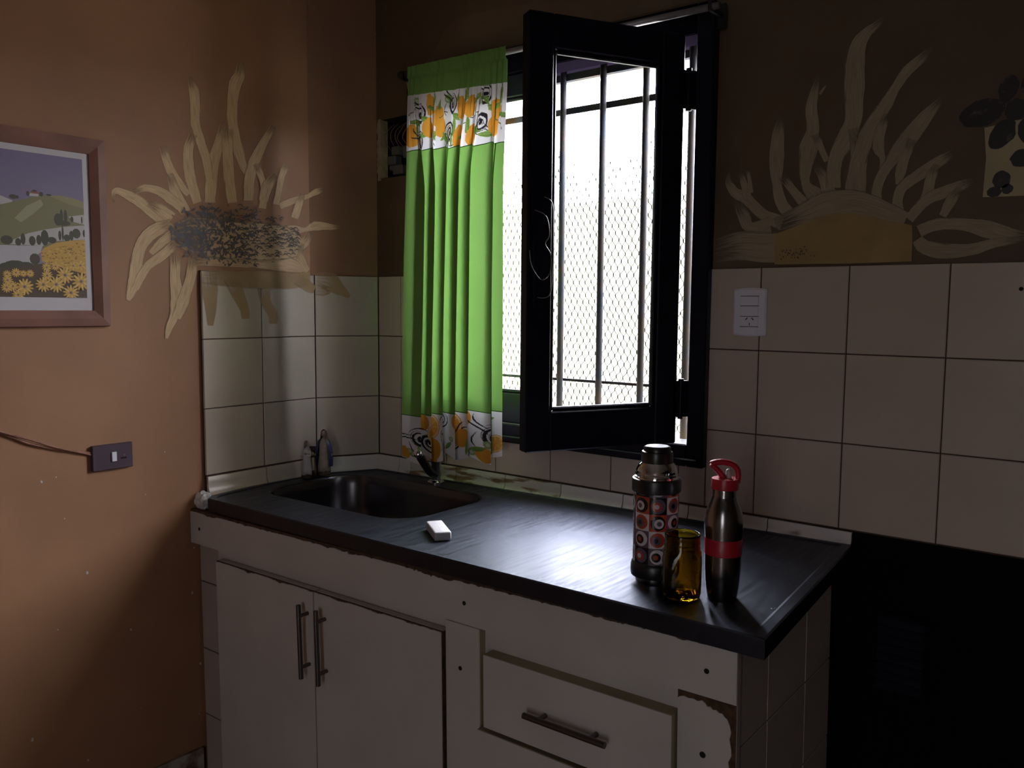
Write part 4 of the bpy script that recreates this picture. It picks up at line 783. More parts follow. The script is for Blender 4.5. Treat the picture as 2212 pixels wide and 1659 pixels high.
def curtain_pt(a, t):
    # a across the cloth 0..1 (numpy arrays), t from 0 at the rod to 1 at the hem
    ztop = lerp(1.203, 1.197, a); zbot = lerp(0.026, 0.068, a)
    z = ztop + (zbot - ztop) * t
    x0 = lerp(0.125, 0.087, np.clip(t * 1.1, 0, 1)); x1 = lerp(0.500, 0.499, t)
    g = np.clip((t - 0.05) / 0.28, 0, 1); g = g * g * (3 - 2 * g)
    aw = np.clip(a + 0.018 * np.sin(3.0 * t + 9 * a) * np.sin(np.pi * a) * g, 0, 1)
    fx_ = smooth_interp(aw, FOLD_A, FOLD_X); fy_ = smooth_interp(aw, FOLD_A, FOLD_Y)
    ph2 = 2 * np.pi * (13.5 * a + 0.6 * np.sin(2 * np.pi * 1.2 * a) + 0.25 * np.sin(2 * np.pi * 3.1 * a))
    small = np.sin(ph2) * (0.6 + 0.4 * np.sin(2 * np.pi * 2.3 * a + 1))
    y = -0.084 + g * fy_ * (0.85 + 0.35 * t) + (1 - g) * 0.0050 * small * np.clip(t * 30, 0, 1) - 0.006 * np.sin(np.pi * t) + 0.0012 * np.sin(40 * a + 9 * t) * g
    y = np.where(t < 0.025, -0.0895 - 0.002 * np.sin(ph2), y)
    x = x0 + (x1 - x0) * (a + (fx_ - a) * g) + (1 - g) * 0.004 * np.sin(2 * ph2)
    return np.stack([x, y, z], -1)
def cloth(name, t0f, t1f, na, nt, colour_fn, parent, dy=0.0, mt='fabric'):
    a = np.linspace(0, 1, na)[None, :].repeat(nt, 0); s = np.linspace(0, 1, nt)[:, None].repeat(na, 1)
    t = t0f(a) + (t1f(a) - t0f(a)) * s
    P_ = curtain_pt(a, t); P_[..., 1] += dy
    C_ = colour_fn(a, s)
    idx = np.arange(na * nt).reshape(nt, na)
    F = np.stack([idx[:-1, :-1], idx[:-1, 1:], idx[1:, 1:], idx[1:, :-1]], -1).reshape(-1, 4)
    return obj(name, (P_.reshape(-1, 3).tolist(), F.tolist()), M[mt], parent, smooth=True, colors=np.concatenate([C_.reshape(-1, 3), np.ones((na * nt, 1))], 1))
cu = thing('curtain', (0.30, -0.086, 0.03), 'bright green curtain with white fruit print bands hanging at the window', 'curtain')
GREEN = np.array((0.205, 0.40, 0.098))
def green(a, s):
    w = 1 + 0.04 * np.sin(a * 900) * np.sin(s * 700)
    return GREEN[None, None, :] * w[..., None]
def print_fn(wid, hei, shapes):
    def fn(a, s):
        u = a * wid; v = (1 - s) * hei
        C = np.ones(a.shape + (3,)) * np.array((0.78, 0.77, 0.80))
        for sh in shapes:
            k = sh[0]; cx, cy, r = sh[1:4]; rot = sh[4] if len(sh) > 4 else 0.0
            dx, dy = u - cx, v - cy
            X = dx * math.cos(rot) + dy * math.sin(rot); Y = -dx * math.sin(rot) + dy * math.cos(rot)
            if k == 'orange':
                m_ = (X / r) ** 2 + (Y / (r * 1.12)) ** 2 < 1
                sh_ = 1 + 0.05 * np.sin(X * 900) * np.sin(Y * 800)
                C[m_] = (np.array((0.66, 0.31, 0.04))[None, :] * sh_[m_][:, None])
            elif k == 'slice':
                d = np.hypot(X, Y); an = np.arctan2(Y, X)
                C[d < r] = (0.62, 0.33, 0.08); C[d < r * .92] = (0.80, 0.62, 0.36); C[d < r * .80] = (0.66, 0.33, 0.05)
                C[(d < r * .80) & (np.abs(np.sin(an * 4)) < 0.12)] = (0.80, 0.58, 0.28)
            elif k == 'leaf':
                m_ = (np.abs(Y) < r * .30 * (1 - (X / r) ** 2)) & (np.abs(X) < r)
                C[m_] = (0.15, 0.26, 0.05); C[m_ & (np.abs(Y) < r * .03)] = (0.28, 0.42, 0.14); C[m_ & (Y > r * .12)] = (0.21, 0.36, 0.09)
            elif k == 'stem':
                m_ = (np.abs(Y - 0.25 * r * np.sin(X / r * 2.4)) < 0.0016) & (np.abs(X) < r)
                C[m_] = (0.12, 0.17, 0.06)
            elif k == 'bud':
                d = np.hypot(X, Y); C[d < r] = (0.30, 0.42, 0.20); C[d < r * .5] = (0.55, 0.62, 0.45)
            elif k == 'scroll':
                d = np.hypot(X, Y) / r; an = np.arctan2(Y, X)
                q = (d * 2.1 - an / (2 * np.pi)) % 1.0
                m_ = (d < 1.0) & (q < 0.30 + 0.26 * np.sin(an * .5 + .4) ** 2)
                m2 = (d < 1.0) & (np.abs(q - 0.62) < 0.05) & (d > .35)
                C[m_ | m2 | (d < 0.17)] = (0.025, 0.022, 0.03)
                for jj, (ox, oy, ww) in enumerate(((0.9, 0.9, .34), (1.25, 0.35, .26), (-0.2, 1.1, .22))):
                    Xa, Ya = X - ox * r, Y - oy * r
                    e_ = np.abs(Ya - 0.5 * r * np.sin(Xa / r * 2.0 + jj))
                    C[(np.abs(Xa) < r * .75) & (e_ < ww * .28 * r * (1 - (Xa / (r * .75)) ** 2))] = (0.03, 0.028, 0.04)
        return C
    return fn
rb_ = random.Random(4)
low = [('scroll', .045, .075, .028, 2.6), ('leaf', .040, .030, .022, 1.5), ('bud', .020, .030, .008), ('bud', .028, .022, .006), ('stem', .032, .018, .02, 2.4), ('leaf', .085, .112, .022, 0.1), ('orange', .006, .020, .016), ('leaf', .072, .012, .018, .8),
       ('orange', .125, .108, .024), ('scroll', .150, .045, .030, .4), ('slice', .172, .075, .030), ('slice', .212, .098, .034), ('leaf', .108, .05, .02, 2.0), ('orange', .222, .035, .027), ('orange', .212, .008, .022), ('stem', .255, .060, .03, 1.3), ('leaf', .272, .070, .022, 2.6), ('leaf', .268, .015, .020, 1.5), ('stem', .285, .040, .03, 1.9),
       ('scroll', .292, .110, .026, 1.0), ('leaf', .318, .030, .020, .9), ('bud', .33, .055, .008), ('orange', .352, .112, .02), ('slice', .392, .098, .034), ('scroll', .395, .055, .030, .3), ('orange', .428, .062, .024), ('leaf', .446, .042, .032, 1.35), ('bud', .462, .096, .010), ('bud', .474, .085, .008), ('stem', .47, .07, .02, 2.3), ('leaf', .492, .055, .026, 2.5), ('orange', .505, .112, .024), ('orange', .555, .02, .018), ('scroll', .575, .075, .032, 1.9), ('leaf', .54, .03, .02, .6), ('bud', .56, .05, .010), ('bud', .53, .015, .008), ('slice', .62, .04, .026), ('leaf', .60, .11, .02, .3)]
up_ = []
for i, u in enumerate(np.arange(0.02, 0.64, 0.031)):
    k = ('orange', 'leaf', 'scroll', 'leaf', 'orange', 'stem', 'leaf')[i % 7]
    up_ += [(k, u, 0.045 + 0.02 * math.sin(i * 2.1), .031, i * 1.1)]
    k2 = ('leaf', 'orange', 'stem', 'bud', 'scroll', 'leaf', 'orange')[(i + 2) % 7]
    up_ += [(k2, u + .012, 0.115 + 0.03 * math.sin(i * 1.7), (.030 if k2 != 'bud' else .012), i * .9), ('leaf', u + .02, 0.085 + .06 * math.sin(i * 3.3), .024, i * 2.3)]
T_ = lambda l, r: (lambda a: l + (r - l) * a)
tb1, tb2, tb3 = T_(0.066, 0.080), T_(0.205, 0.221), T_(0.885, 0.879)
cloth('header', T_(-0.004, -0.004), tb1, 220, 20, green, cu, 0.0, 'fabric2')
cloth('upper_band', tb1, tb2, 460, 130, print_fn(0.64, 0.165, up_), cu, -0.0006)
cloth('body', tb2, tb3, 300, 90, green, cu)
cloth('lower_band', tb3, lambda a: 1.0 + 0.010 * np.sin(a * 23) * (a > .02), 520, 110, print_fn(0.64, 0.135, low), cu, -0.0006)
# hem seams and the loose thread
for nm, tf in (('seam', tb2), ('seam', tb3)):
    a = np.linspace(0, 1, 300); P_ = curtain_pt(a, tf(a) + 0.0 * a); P_[:, 1] -= 0.0016
    obj(nm, tube(P_.tolist(), 0.0013, 5), mat('seam_green', (0.06, 0.22, 0.025), 0.9), cu, smooth=True)
pa = curtain_pt(np.full(40, 0.955), np.linspace(0.22, 0.99, 40)); pa[:, 1] -= 0.003
obj('side_hem', tube(pa.tolist(), 0.0016, 5), mat('hem_green', (0.045, 0.17, 0.02), 0.9), cu, smooth=True)
e_ = curtain_pt(np.array([0.93]), np.array([0.985]))[0]
obj('loose_thread', tube(bez([(e_[0], e_[1] - .003, e_[2]), (e_[0] - .002, e_[1] - .006, e_[2] - .02), (e_[0] + .001, e_[1] - .005, e_[2] - .035), (e_[0] + .005, e_[1] - .005, e_[2] - .036)], 5), 0.0009, 5), M['soap'], cu, smooth=True)

# ------------------------------------------------------------------ steel worktop with sink
ZT = -0.045
wt = thing('worktop', (0.65, -0.32, ZT - 0.034), 'brushed steel worktop with a pressed sink bowl', 'worktop', tilt=True)
outer = [(-0.135, -0.622), (1.487, -0.655), (1.437, -0.004), (-0.1036, -0.004), (-0.1995, -0.186), (-0.1960, -0.40), (-0.165, -0.592)]
def inset(poly, d):
    n = len(poly); out = []
    for i in range(n):
        p0, p1, p2 = Vector(poly[i - 1]), Vector(poly[i]), Vector(poly[(i + 1) % n])
        e1 = (p1 - p0).normalized(); e2 = (p2 - p1).normalized()
        n1 = Vector((-e1.y, e1.x)); n2 = Vector((-e2.y, e2.x))
        b = (n1 + n2).normalized(); k = d / max(0.3, b.dot(n1))
        out.append(tuple(p1 + b * k))
    return out
def rrect(x0, x1, y0, y1, r, n=7):
    P_ = []
    for cx, cy, a0 in ((x1 - r, y1 - r, 0), (x0 + r, y1 - r, 90), (x0 + r, y0 + r, 180), (x1 - r, y0 + r, 270)):
        for k in range(n + 1):
            a = math.radians(a0 + 90 * k / n); P_.append((cx + r * math.cos(a), cy + r * math.sin(a)))
    return P_
bm = bmesh.new()
def loop(pts, z): return [bm.verts.new((p[0], p[1], z)) for p in pts]
def bridge(A, B):
    n = len(A)
    for i in range(n): bm.faces.new((A[i], A[(i + 1) % n], B[(i + 1) % n], B[i]))
l0 = loop(inset(outer, 0.004), ZT - 0.034); l1 = loop(outer, ZT - 0.032); l2 = loop(outer, ZT + 0.0005); l3 = loop(inset(outer, 0.003), ZT + 0.003); l4 = loop(inset(outer, 0.021), ZT + 0.003); l5 = loop(inset(outer, 0.027), ZT)
for A, B in ((l0, l1), (l1, l2), (l2, l3), (l3, l4), (l4, l5)): bridge(A, B)
SK = (-0.132, 0.488, -0.472, -0.100)
hole = loop(rrect(*SK, 0.105), ZT)
eds = []
for Lp in (l5, hole):
    for i in range(len(Lp)):
        e = bm.edges.get((Lp[i], Lp[(i + 1) % len(Lp)])) or bm.edges.new((Lp[i], Lp[(i + 1) % len(Lp)]))
        eds.append(e)
bmesh.ops.triangle_fill(bm, use_beauty=True, edges=eds)
for f_ in list(bm.faces):          # drop faces filled over the bowl
    c_ = f_.calc_center_median()
    if all(v in hole for v in f_.verts): bm.faces.remove(f_)
bmesh.ops.recalc_face_normals(bm, faces=bm.faces)
obj('top_sheet', from_bm(bm), M['steel'], wt)
bm = bmesh.new()
rings = []
for ins, z, r in ((0.0, 0.0, .105), (.003, -.0015, .102), (.006, -.007, .10), (.010, -.03, .10), (.018, -.10, .10), (.028, -.128, .10), (.045, -.146, .095), (.07, -.154, .09), (.12, -.157, .06)):
    rings.append(loop(rrect(SK[0] + ins, SK[1] - ins, SK[2] + ins, SK[3] - ins, r), ZT + z))
for A, B in zip(rings[:-1], rings[1:]): bridge(B, A)
bm.faces.new(rings[-1])
bmesh.ops.recalc_face_normals(bm, faces=bm.faces)
bo = obj('sink_bowl', from_bm(bm), M['basin'], wt, smooth=True)
obj('drain', lathe([(.008, -.1555), (.030, -.1555), (.034, -.1545), (.036, -.1565)], 24, (.18, -.286, ZT), cap=False), M['chrome'], bo, smooth=True)
obj('front_underlip', box(-0.125, 1.46, -0.612, -0.575, ZT - 0.045, ZT - 0.033), M['chip'], wt)

# ------------------------------------------------------------------ cabinet under the worktop
cb = thing('sink_cabinet', (0.6, -0.35, -0.90), 'worn white cabinet under the worktop with doors and drawers', 'cabinet', tilt=True)
rc = random.Random(21)
def jag(x0, x1, z, dz, n, up=1.0):
    n = max(n, int(abs(x1 - x0) / 0.0035))
    w = np.array([rc.gauss(0, 1) for _ in range(n + 1)])
    big = np.convolve(w, np.ones(13) / 3.6, 'same'); mid = np.convolve(w[::-1], np.ones(5) / 2.2, 'same')
    bite = np.clip(big - 0.35, 0, 2.2) * 0.45 + np.clip(mid - 0.5, 0, 2) * 0.22 + np.array([rc.random() for _ in range(n + 1)]) * 0.10
    return [(x0 + (x1 - x0) * k / n, z - dz * min(1.5, bite[k])) for k in range(n + 1)]
ap = prism([(-0.213, -0.178), (1.432, -0.178)] + list(reversed(jag(-0.213, 1.432, -0.0865, 0.007, 150))), -0.6310, -0.6285)
obj('apron_laminate', ap, M['white_lam'], cb)
obj('apron_core', box(-0.213, 1.431, -0.6285, -0.612, -0.178, -0.081), M['chip'], cb)
for x in (-0.168, 0.831, 1.378):
    obj('screw_hole', xf(lathe([(0.0048, 0), (0.0048, 0.0008)], 12), Matrix.Translation((x, -0.6308, -0.1325)) @ Matrix.Rotation(math.pi / 2, 4, 'X')), M['dark'], cb)
obj('top_rail', box(-0.105, 1.325, -0.613, -0.597, -0.235, -0.176), M['white_lam'], cb)
obj('bottom_board', box(-0.10, 1.41, -0.60, -0.15, -0.86, -0.845), M['white_lam'], cb)
obj('back_board', box(-0.10, 1.41, -0.145, -0.135, -0.895, -0.215), M['chip'], cb)
def bar_handle(parent, p0, p1, r, wall_y, ins):
    p0, p1 = Vector(p0), Vector(p1); d = (p1 - p0).normalized()
    h_ = obj('handle', tube([p0, p1], r, 14), M['nickel'], parent, auto=40)
    for q in (p0 + d * ins, p1 - d * ins):
        obj('handle_post', tube([q, (q.x, wall_y, q.z)], r * 0.8, 10), M['nickel'], h_, auto=40)
for x0, x1, hx_ in ((-0.075, 0.3435, 0.322), (0.3475, 0.772, 0.388)):
    dr = obj('door', prism([(x0, -0.865), (x1, -0.865)] + list(reversed(jag(x0, x1, -0.2065, 0.005, 46))), -0.6405, -0.6380), M['white_lam'], cb)
    obj('door_core', box(x0, x1, -0.638, -0.618, -0.865, -0.2055), M['chip'], dr)
    obj('door_top_edge', box(x0, x1, -0.634, -0.617, -0.207, -0.2045), M['white_lam'], dr)
    bar_handle(dr, (hx_, -0.668, -0.237), (hx_ + .004, -0.668, -0.422), 0.0060, -0.640, 0.028)
obj('stile', box(0.776, 0.871, -0.6305, -0.612, -0.885, -0.180, 0.001), M['white_lam'], cb)
obj('stile_edge', box(0.8712, 0.8735, -0.630, -0.606, -0.885, -0.180), M['edge'], cb)
obj('screw_hole', xf(lathe([(0.005, 0), (0.005, 0.0008)], 12), Matrix.Translation((0.818, -0.6303, -0.277)) @ Matrix.Rotation(math.pi / 2, 4, 'X')), M['dark'], cb)
obj('drawer_side', box(0.886, 0.896, -0.612, -0.30, -0.36, -0.20), M['edge'], cb)
for x0, x1, z0, z1, hand in ((0.895, 1.321, -0.376, -0.222, True), (0.877, 1.321, -0.545, -0.386, True), (0.877, 1.321, -0.865, -0.556, True)):
    dr = obj('drawer_front', box(x0, x1, -0.6460, -0.6435, z0, z1 - .001), M['white_lam'], cb)
    obj('drawer_core', box(x0, x1, -0.6435, -0.6130, z0, z1 - .0005), M['edge'], dr)
    if hand:
        zz = z1 - 0.082 if z1 > -0.5 else z1 - 0.11
        bar_handle(dr, (1.018, -0.672, zz), (1.203, -0.672, zz), 0.0062, -0.645, 0.034)
obj('right_stile_core', box(1.324, 1.431, -0.6285, -0.612, -0.885, -0.180), M['chip'], cb)
lam = [(1.325, -0.885), (1.427, -0.885), (1.426, -0.50), (1.4235, -0.40), (1.4245, -0.34), (1.422, -0.30), (1.419, -0.28), (1.4245, -0.268), (1.4235, -0.255), (1.4205, -0.24), (1.4232, -0.228), (1.4205, -0.216), (1.4155, -0.206), (1.411, -0.2035), (1.407, -0.199), (1.401, -0.1995), (1.396, -0.196), (1.390, -0.1975), (1.385, -0.1935), (1.380, -0.1945), (1.376, -0.190), (1.370, -0.1865), (1.362, -0.190), (1.353, -0.188), (1.345, -0.1895), (1.336, -0.188), (1.329, -0.1905), (1.325, -0.194)]
obj('right_stile_laminate', prism(lam, -0.6305, -0.6285), M['white_lam'], cb)
obj('screw_hole', xf(lathe([(0.0058, 0), (0.0058, 0.0008)], 9), Matrix.Translation((1.373, -0.6303, -0.282)) @ Matrix.Rotation(math.pi / 2, 4, 'X')), M['dark'], cb)
# tiled flank
sp_ = obj('side_panel', box(1.400, 1.4225, -0.611, -0.132, -0.90, -0.080), M['grout_light'], cb)
for y0, y1 in ((-0.611, -0.4865), (-0.4865, -0.2865), (-0.2865, -0.132)):
    for z0, z1 in ((-0.2625, -0.082), (-0.4335, -0.2625), (-0.6335, -0.4335), (-0.8335, -0.6335), (-0.90, -0.8335)):
        tile(sp_, 1.430, (y0 + y1) / 2, (z0 + z1) / 2, y1 - y0 - 0.003, z1 - z0 - 0.003, math.pi / 2, 'tile_low')
obj('side_edge_strip', box(1.4235, 1.4320, -0.627, -0.613, -0.90, -0.082), M['tile_low'], cb)
fp_ = obj('filler_panel', box(-0.213, -0.105, -0.6000, -0.585, -0.90, -0.178), M['grout'], cb)
for z0, z1 in ((-0.297, -0.180), (-0.497, -0.297), (-0.697, -0.497), (-0.897, -0.697)):
    tile(fp_, -0.159, -0.6055, (z0 + z1) / 2, 0.103, z1 - z0 - 0.003, 0.0, 'tile_low')

# vent in the dark wall
vt = thing('wall_vent', (1.54, 0.0, -0.34), 'dark louvred vent in the black wall beside the cabinet', 'vent')
obj('frame', join(box(1.486, 1.494, -0.006, 0.001, -0.340, -0.160), box(1.590, 1.598, -0.006, 0.001, -0.340, -0.160), box(1.494, 1.590, -0.006, 0.001, -0.340, -0.332), box(1.494, 1.590, -0.006, 0.001, -0.168, -0.160)), M['black'], vt)
VENT = mat('vent_metal', (0.010, 0.011, 0.026), 0.45, spec=0.3)
for k in range(8):
    z = -0.325 + k * 0.0205
    obj('louvre', xf(box(1.495, 1.589, -0.009, 0.009, -0.0012, 0.0012), Matrix.Translation((0, -0.004, z)) @ Matrix.Rotation(math.radians(38), 4, 'X')), VENT, vt)

# ------------------------------------------------------------------ things on the worktop
# vacuum flask
tx, ty = 1.203, -0.493
tz = zc(tx) + 0.0005
th = thing('vacuum_flask', (tx, ty, tz), 'tall vacuum flask with a retro sleeve of circles and a black cup lid', 'flask')
obj('foot', lathe([(.030, 0), (.037, .001), (.0385, .006), (.0385, .011), (.036, .013)], 40, (tx, ty, tz)), M['chrome'], th, auto=35)
obj('base_ring', lathe([(.0395, .011), (.0455, .013), (.0465, .018), (.0465, .032), (.0445, .039), (.043, .041)], 48, (tx, ty, tz)), M['dkplastic'], th, auto=35)
obj('body_shell', lathe([(.0428, .038), (.0428, .182)], 48, (tx, ty, tz)), M['bottle'], th, auto=35)
obj('collar', lathe([(.0432, .176), (.0468, .178), (.0472, .183), (.0472, .199), (.0462, .202), (.042, .204)], 48, (tx, ty, tz)), M['dkplastic'], th, auto=35)
obj('shoulder', lathe([(.043, .203), (.0425, .2065), (.0405, .2075), (.0412, .2105), (.0395, .213), (.0400, .217), (.0385, .221), (.034, .229), (.029, .234)], 48, (tx, ty, tz)), M['chrome'], th, auto=25)
lid = obj('cup_lid', lathe([(.0295, .226), (.0305, .229), (.0300, .250), (.0290, .2535), (.0262, .2545), (.0258, .2605), (.0240, .2635), (.0236, .2625), (.006, .2628), (.0, .2628)], 44, (tx, ty, tz)), M['dkplastic'], th, auto=30)
obj('lid_disc', lathe([(.0225, .2630), (.0215, .2640), (.0, .2640)], 36, (tx, ty, tz), cap=False), mat('lid_grey', (0.30, 0.30, 0.33), 0.4), lid)
CV, CF, CC = [], [], []
KO, KB, KW, KP = (0.40, 0.060, 0.030), (0.012, 0.011, 0.013), (0.62, 0.58, 0.60), (0.115, 0.085, 0.13)
def cyl(an, z, d): return (tx + (.0430 + d) * math.cos(an), ty + (.0430 + d) * math.sin(an), tz + z)
def patch(a0, a1, z0, z1, c_):
    k = 14; n = len(CV)
    for i in range(k + 1):
        an = a0 + (a1 - a0) * i / k
        CV.append(cyl(an, z0, 0)); CV.append(cyl(an, z1, 0)); CC.append((*c_, 1)); CC.append((*c_, 1))
    for i in range(k): CF.append((n + 2 * i, n + 2 * i + 2, n + 2 * i + 3, n + 2 * i + 1))
def disc(ac, zz, r, c_, d):
    n = len(CV); k = 24; nr = 4; zlo, zhi = 0.0415, 0.1760
    CV.append(cyl(ac, min(max(zz, zlo), zhi), d)); CC.append((*c_, 1))
    for q in range(1, nr + 1):
        for i in range(k):
            b_ = 2 * math.pi * i / k
            CV.append(cyl(ac + r * q / nr * math.cos(b_) / .043, min(max(zz + r * q / nr * math.sin(b_), zlo), zhi), d)); CC.append((*c_, 1))
    for i in range(k): CF.append((n, n + 1 + i, n + 1 + (i + 1) % k))
    for q in range(nr - 1):
        for i in range(k):
            p_ = n + 1 + q * k; CF.append((p_ + i, p_ + k + i, p_ + k + (i + 1) % k, p_ + (i + 1) % k))
combos = [(KP, KW, KB, KO), (KB, KP, KO, KW), (KO, KB, KW, KP), (KW, KO, KP, KB)]
ncol = 8; cwid = 2 * math.pi / ncol; rh = 0.0325
view_a = math.atan2(-1.9116 - ty, 1.96 - tx)
for i in range(ncol):
    for j in range(5):
        z0_ = 0.0415 + j * rh; z1_ = min(z0_ + rh, 0.1760)
        a0 = view_a + 0.10 + cwid * (i - 0.5); ac = a0 + cwid / 2; zz = z0_ + rh / 2
        bgc, c1, c2, c3 = combos[(i * 2 + j * 3 + (i // 2)) % 4]
        patch(a0, a0 + cwid, z0_, z1_, bgc)
        R_ = 0.0142
        if zz - R_ > 0.174: continue
        sx_ = rc.choice((-1, 1)) * 0.0022
        disc(ac, zz, R_, c1, 0.00018); disc(ac + sx_ / .043, zz - .001, R_ * .64, c2, 0.00034); disc(ac + sx_ * 1.2 / .043, zz - .001, R_ * .32, c3, 0.00050)
obj('sleeve', (CV, CF), M['sleeve'], th, colors=CC)

# amber mason jar
jx, jy = 1.287, -0.547
jz = zc(jx) + 0.0005
outp = [(.000, .0), (.022, .0), (.029, .001), (.0335, .006), (.0355, .014), (.0360, .03), (.0360, .066), (.0350, .078), (.0325, .086), (.0300, .0905), (.0305, .0935), (.0300, .096), (.0292, .098), (.0300, .101), (.0300, .1035), (.0292, .106), (.0298, .112), (.0302, .1165), (.0295, .1185)]
inp = [(.0275, .1185), (.0268, .112), (.0268, .097), (.0280, .0895), (.0310, .083), (.0328, .074), (.0330, .03), (.0325, .014), (.030, .008), (.02, .006), (.0, .006)]
def jar_lathe(prof, n=48):
    V, F = [], []
    for r, z in prof:
        q_ = 3.6 if 0.004 < z < 0.080 else 2.3
        for k in range(n):
            a = 2 * math.pi * k / n + 0.35
            ca_, sa_ = math.cos(a - 0.35), math.sin(a - 0.35)
            w = 1.0 / (abs(ca_) ** q_ + abs(sa_) ** q_) ** (1 / q_)
            rr_ = r * (w if q_ > 3 else 1.0) * (0.98 if q_ > 3 else 1.08)
            if 0.02 < z < 0.07: rr_ *= 1 + 0.012 * math.cos(8 * (a - .35))
            V.append((jx + rr_ * math.cos(a + .2), jy + rr_ * math.sin(a + .2), jz + z))
    for i in range(len(prof) - 1):
        for k in range(n):
            a, b = i * n + k, i * n + (k + 1) % n
            F.append((a, b, b + n, a + n))
    return V, F
jr = thing('amber_jar', (jx, jy, jz), 'empty amber glass jar in front of the flask', 'jar')
obj('glass_body', jar_lathe(outp + inp), M['amber'], jr, smooth=True)

# steel drinking bottle with red cap
bx_, by_ = 1.348, -0.507
bz = zc(bx_) + 0.0005
bt = thing('drinking_bottle', (bx_, by_, bz), 'slim steel drinking bottle with red cap and red band', 'bottle')
obj('steel_body', lathe([(.022, 0), (.0265, .0008), (.0272, .004), (.0285, .012), (.0308, .035), (.0322, .060), (.0325, .085), (.0328, .100), (.0336, .120), (.0345, .134), (.0342, .145), (.0322, .158), (.0285, .170), (.0245, .180), (.0222, .187), (.0214, .190), (.0220, .1925), (.0212, .195), (.0218, .1975), (.0210, .200), (.0210, .206)], 48, (bx_, by_, bz)), M['bottle'], bt, auto=40)
obj('red_band', lathe([(.0322, .082), (.0332, .083), (.0336, .112), (.0330, .113)], 48, (bx_, by_, bz), cap=False), M['red'], bt, auto=40)
cp = obj('cap', lathe([(.0225, .201), (.0242, .2015), (.0245, .204), (.0243, .218), (.0236, .2205), (.012, .2215), (.0, .2215)], 40, (bx_, by_, bz), cap=False), M['red'], bt, auto=35)
ex_, ey_ = 0.787, 0.617
def cpp(u, z, v=0.0): return (bx_ + ex_ * u - ey_ * v, by_ + ey_ * u + ex_ * v, bz + z)
arc = bez([cpp(.0215, .212), cpp(.0232, .226), cpp(.0205, .238), cpp(.010, .2465), cpp(-.006, .2500), cpp(-.020, .2485), cpp(-.0255, .2460)], 6)
obj('carry_loop', tube(arc, [0.0066] * len(arc), 14, updir=(-ey_, ex_, 0), flat=0.85), M['red'], cp, smooth=True)
arc2 = bez([cpp(-.0262, .2455), cpp(-.018, .2390), cpp(-.009, .2300), cpp(-.003, .2200)], 6)
obj('spout', tube(arc2, [0.0062, 0.0062, 0.0064, 0.0066, 0.0068, 0.007, 0.0072, 0.0074, 0.0076, 0.0078, 0.008, 0.0082, 0.0084, 0.0086, 0.0088, 0.009, 0.009, 0.009, 0.009][:len(arc2)], 12, updir=(-ey_, ex_, 0), flat=0.7), M['red'], cp, smooth=True)
obj('silicone_valve', lathe([(.0052, .2215), (.0052, .233), (.0035, .237), (.0, .2375)], 14, cpp(.006, 0), cap=False), mat('clear_silicone', (0.45, 0.40, 0.38), 0.3), cp, smooth=True)

# soap bar
sb = thing('soap_bar', (0.641, -0.505, zc(0.641)), 'white bar of soap lying on the steel worktop', 'soap')
sv = box(-.056, .056, -.020, .020, 0.0005, .022, 0.0045, 3)
sv = xf(sv, Matrix.Translation((0.641, -0.505, zc(.641))) @ Matrix.Rotation(-TILT, 4, 'Y') @ Matrix.Rotation(math.radians(-36), 4, 'Z'))
obj('bar', sv, M['soap'], sb, auto=50)
obj('stamp_groove', xf(box(-.046, .046, -.0008, .0008, .0216, .0222), Matrix.Translation((0.641, -0.505, zc(.641))) @ Matrix.Rotation(-TILT, 4, 'Y') @ Matrix.Rotation(math.radians(-36), 4, 'Z')), mat('soap_wet', (0.55, 0.52, 0.53), 0.4), sb)

# faucet behind the bowl
fx, fy = 0.214, -0.060
fz = zc(fx) + 0.0005
fc = thing('faucet', (fx, fy, fz), 'chrome faucet with a raised spout behind the sink bowl', 'faucet')
obj('flange', lathe([(.026, 0), (.026, .004), (.022, .008), (.018, .010)], 28, (fx, fy, fz)), M['chrome'], fc, auto=35)
obj('body', lathe([(.0155, .008), (.0155, .060), (.0175, .063), (.0175, .078), (.012, .084), (.004, .086)], 28, (fx, fy, fz)), M['chrome'], fc, auto=35)
spout = bez([(fx, fy, fz + .022), (fx + .012, fy - .040, fz + .042), (fx + .034, fy - .092, fz + .083), (fx + .048, fy - .125, fz + .112)], 6)
so_ = obj('spout', tube(spout, 0.0125, 18), mat('dark_chrome', (0.06, 0.06, 0.07), 0.22, 0.7), fc, auto=40)
e1, e2 = spout[-1], (spout[-1] - spout[-2]).normalized()
obj('spout_tip', tube([e1 - e2 * .006, e1, e1 + e2 * .005, e1 + e2 * .010, e1 + e2 * .013], [.0136, .0142, .0140, .0110, .003], 18), M['chrome'], so_, smooth=True)
obj('lever', join(tube([(fx, fy, fz + .084), (fx + .004, fy - .008, fz + .098)], .005, 10), tube([(fx + .003, fy - .006, fz + .096), (fx + .004, fy - .010, fz + .103), (fx + .005, fy - .014, fz + .105)], [.004, .007, .003], 12)), M['dkplastic'], fc, smooth=True)

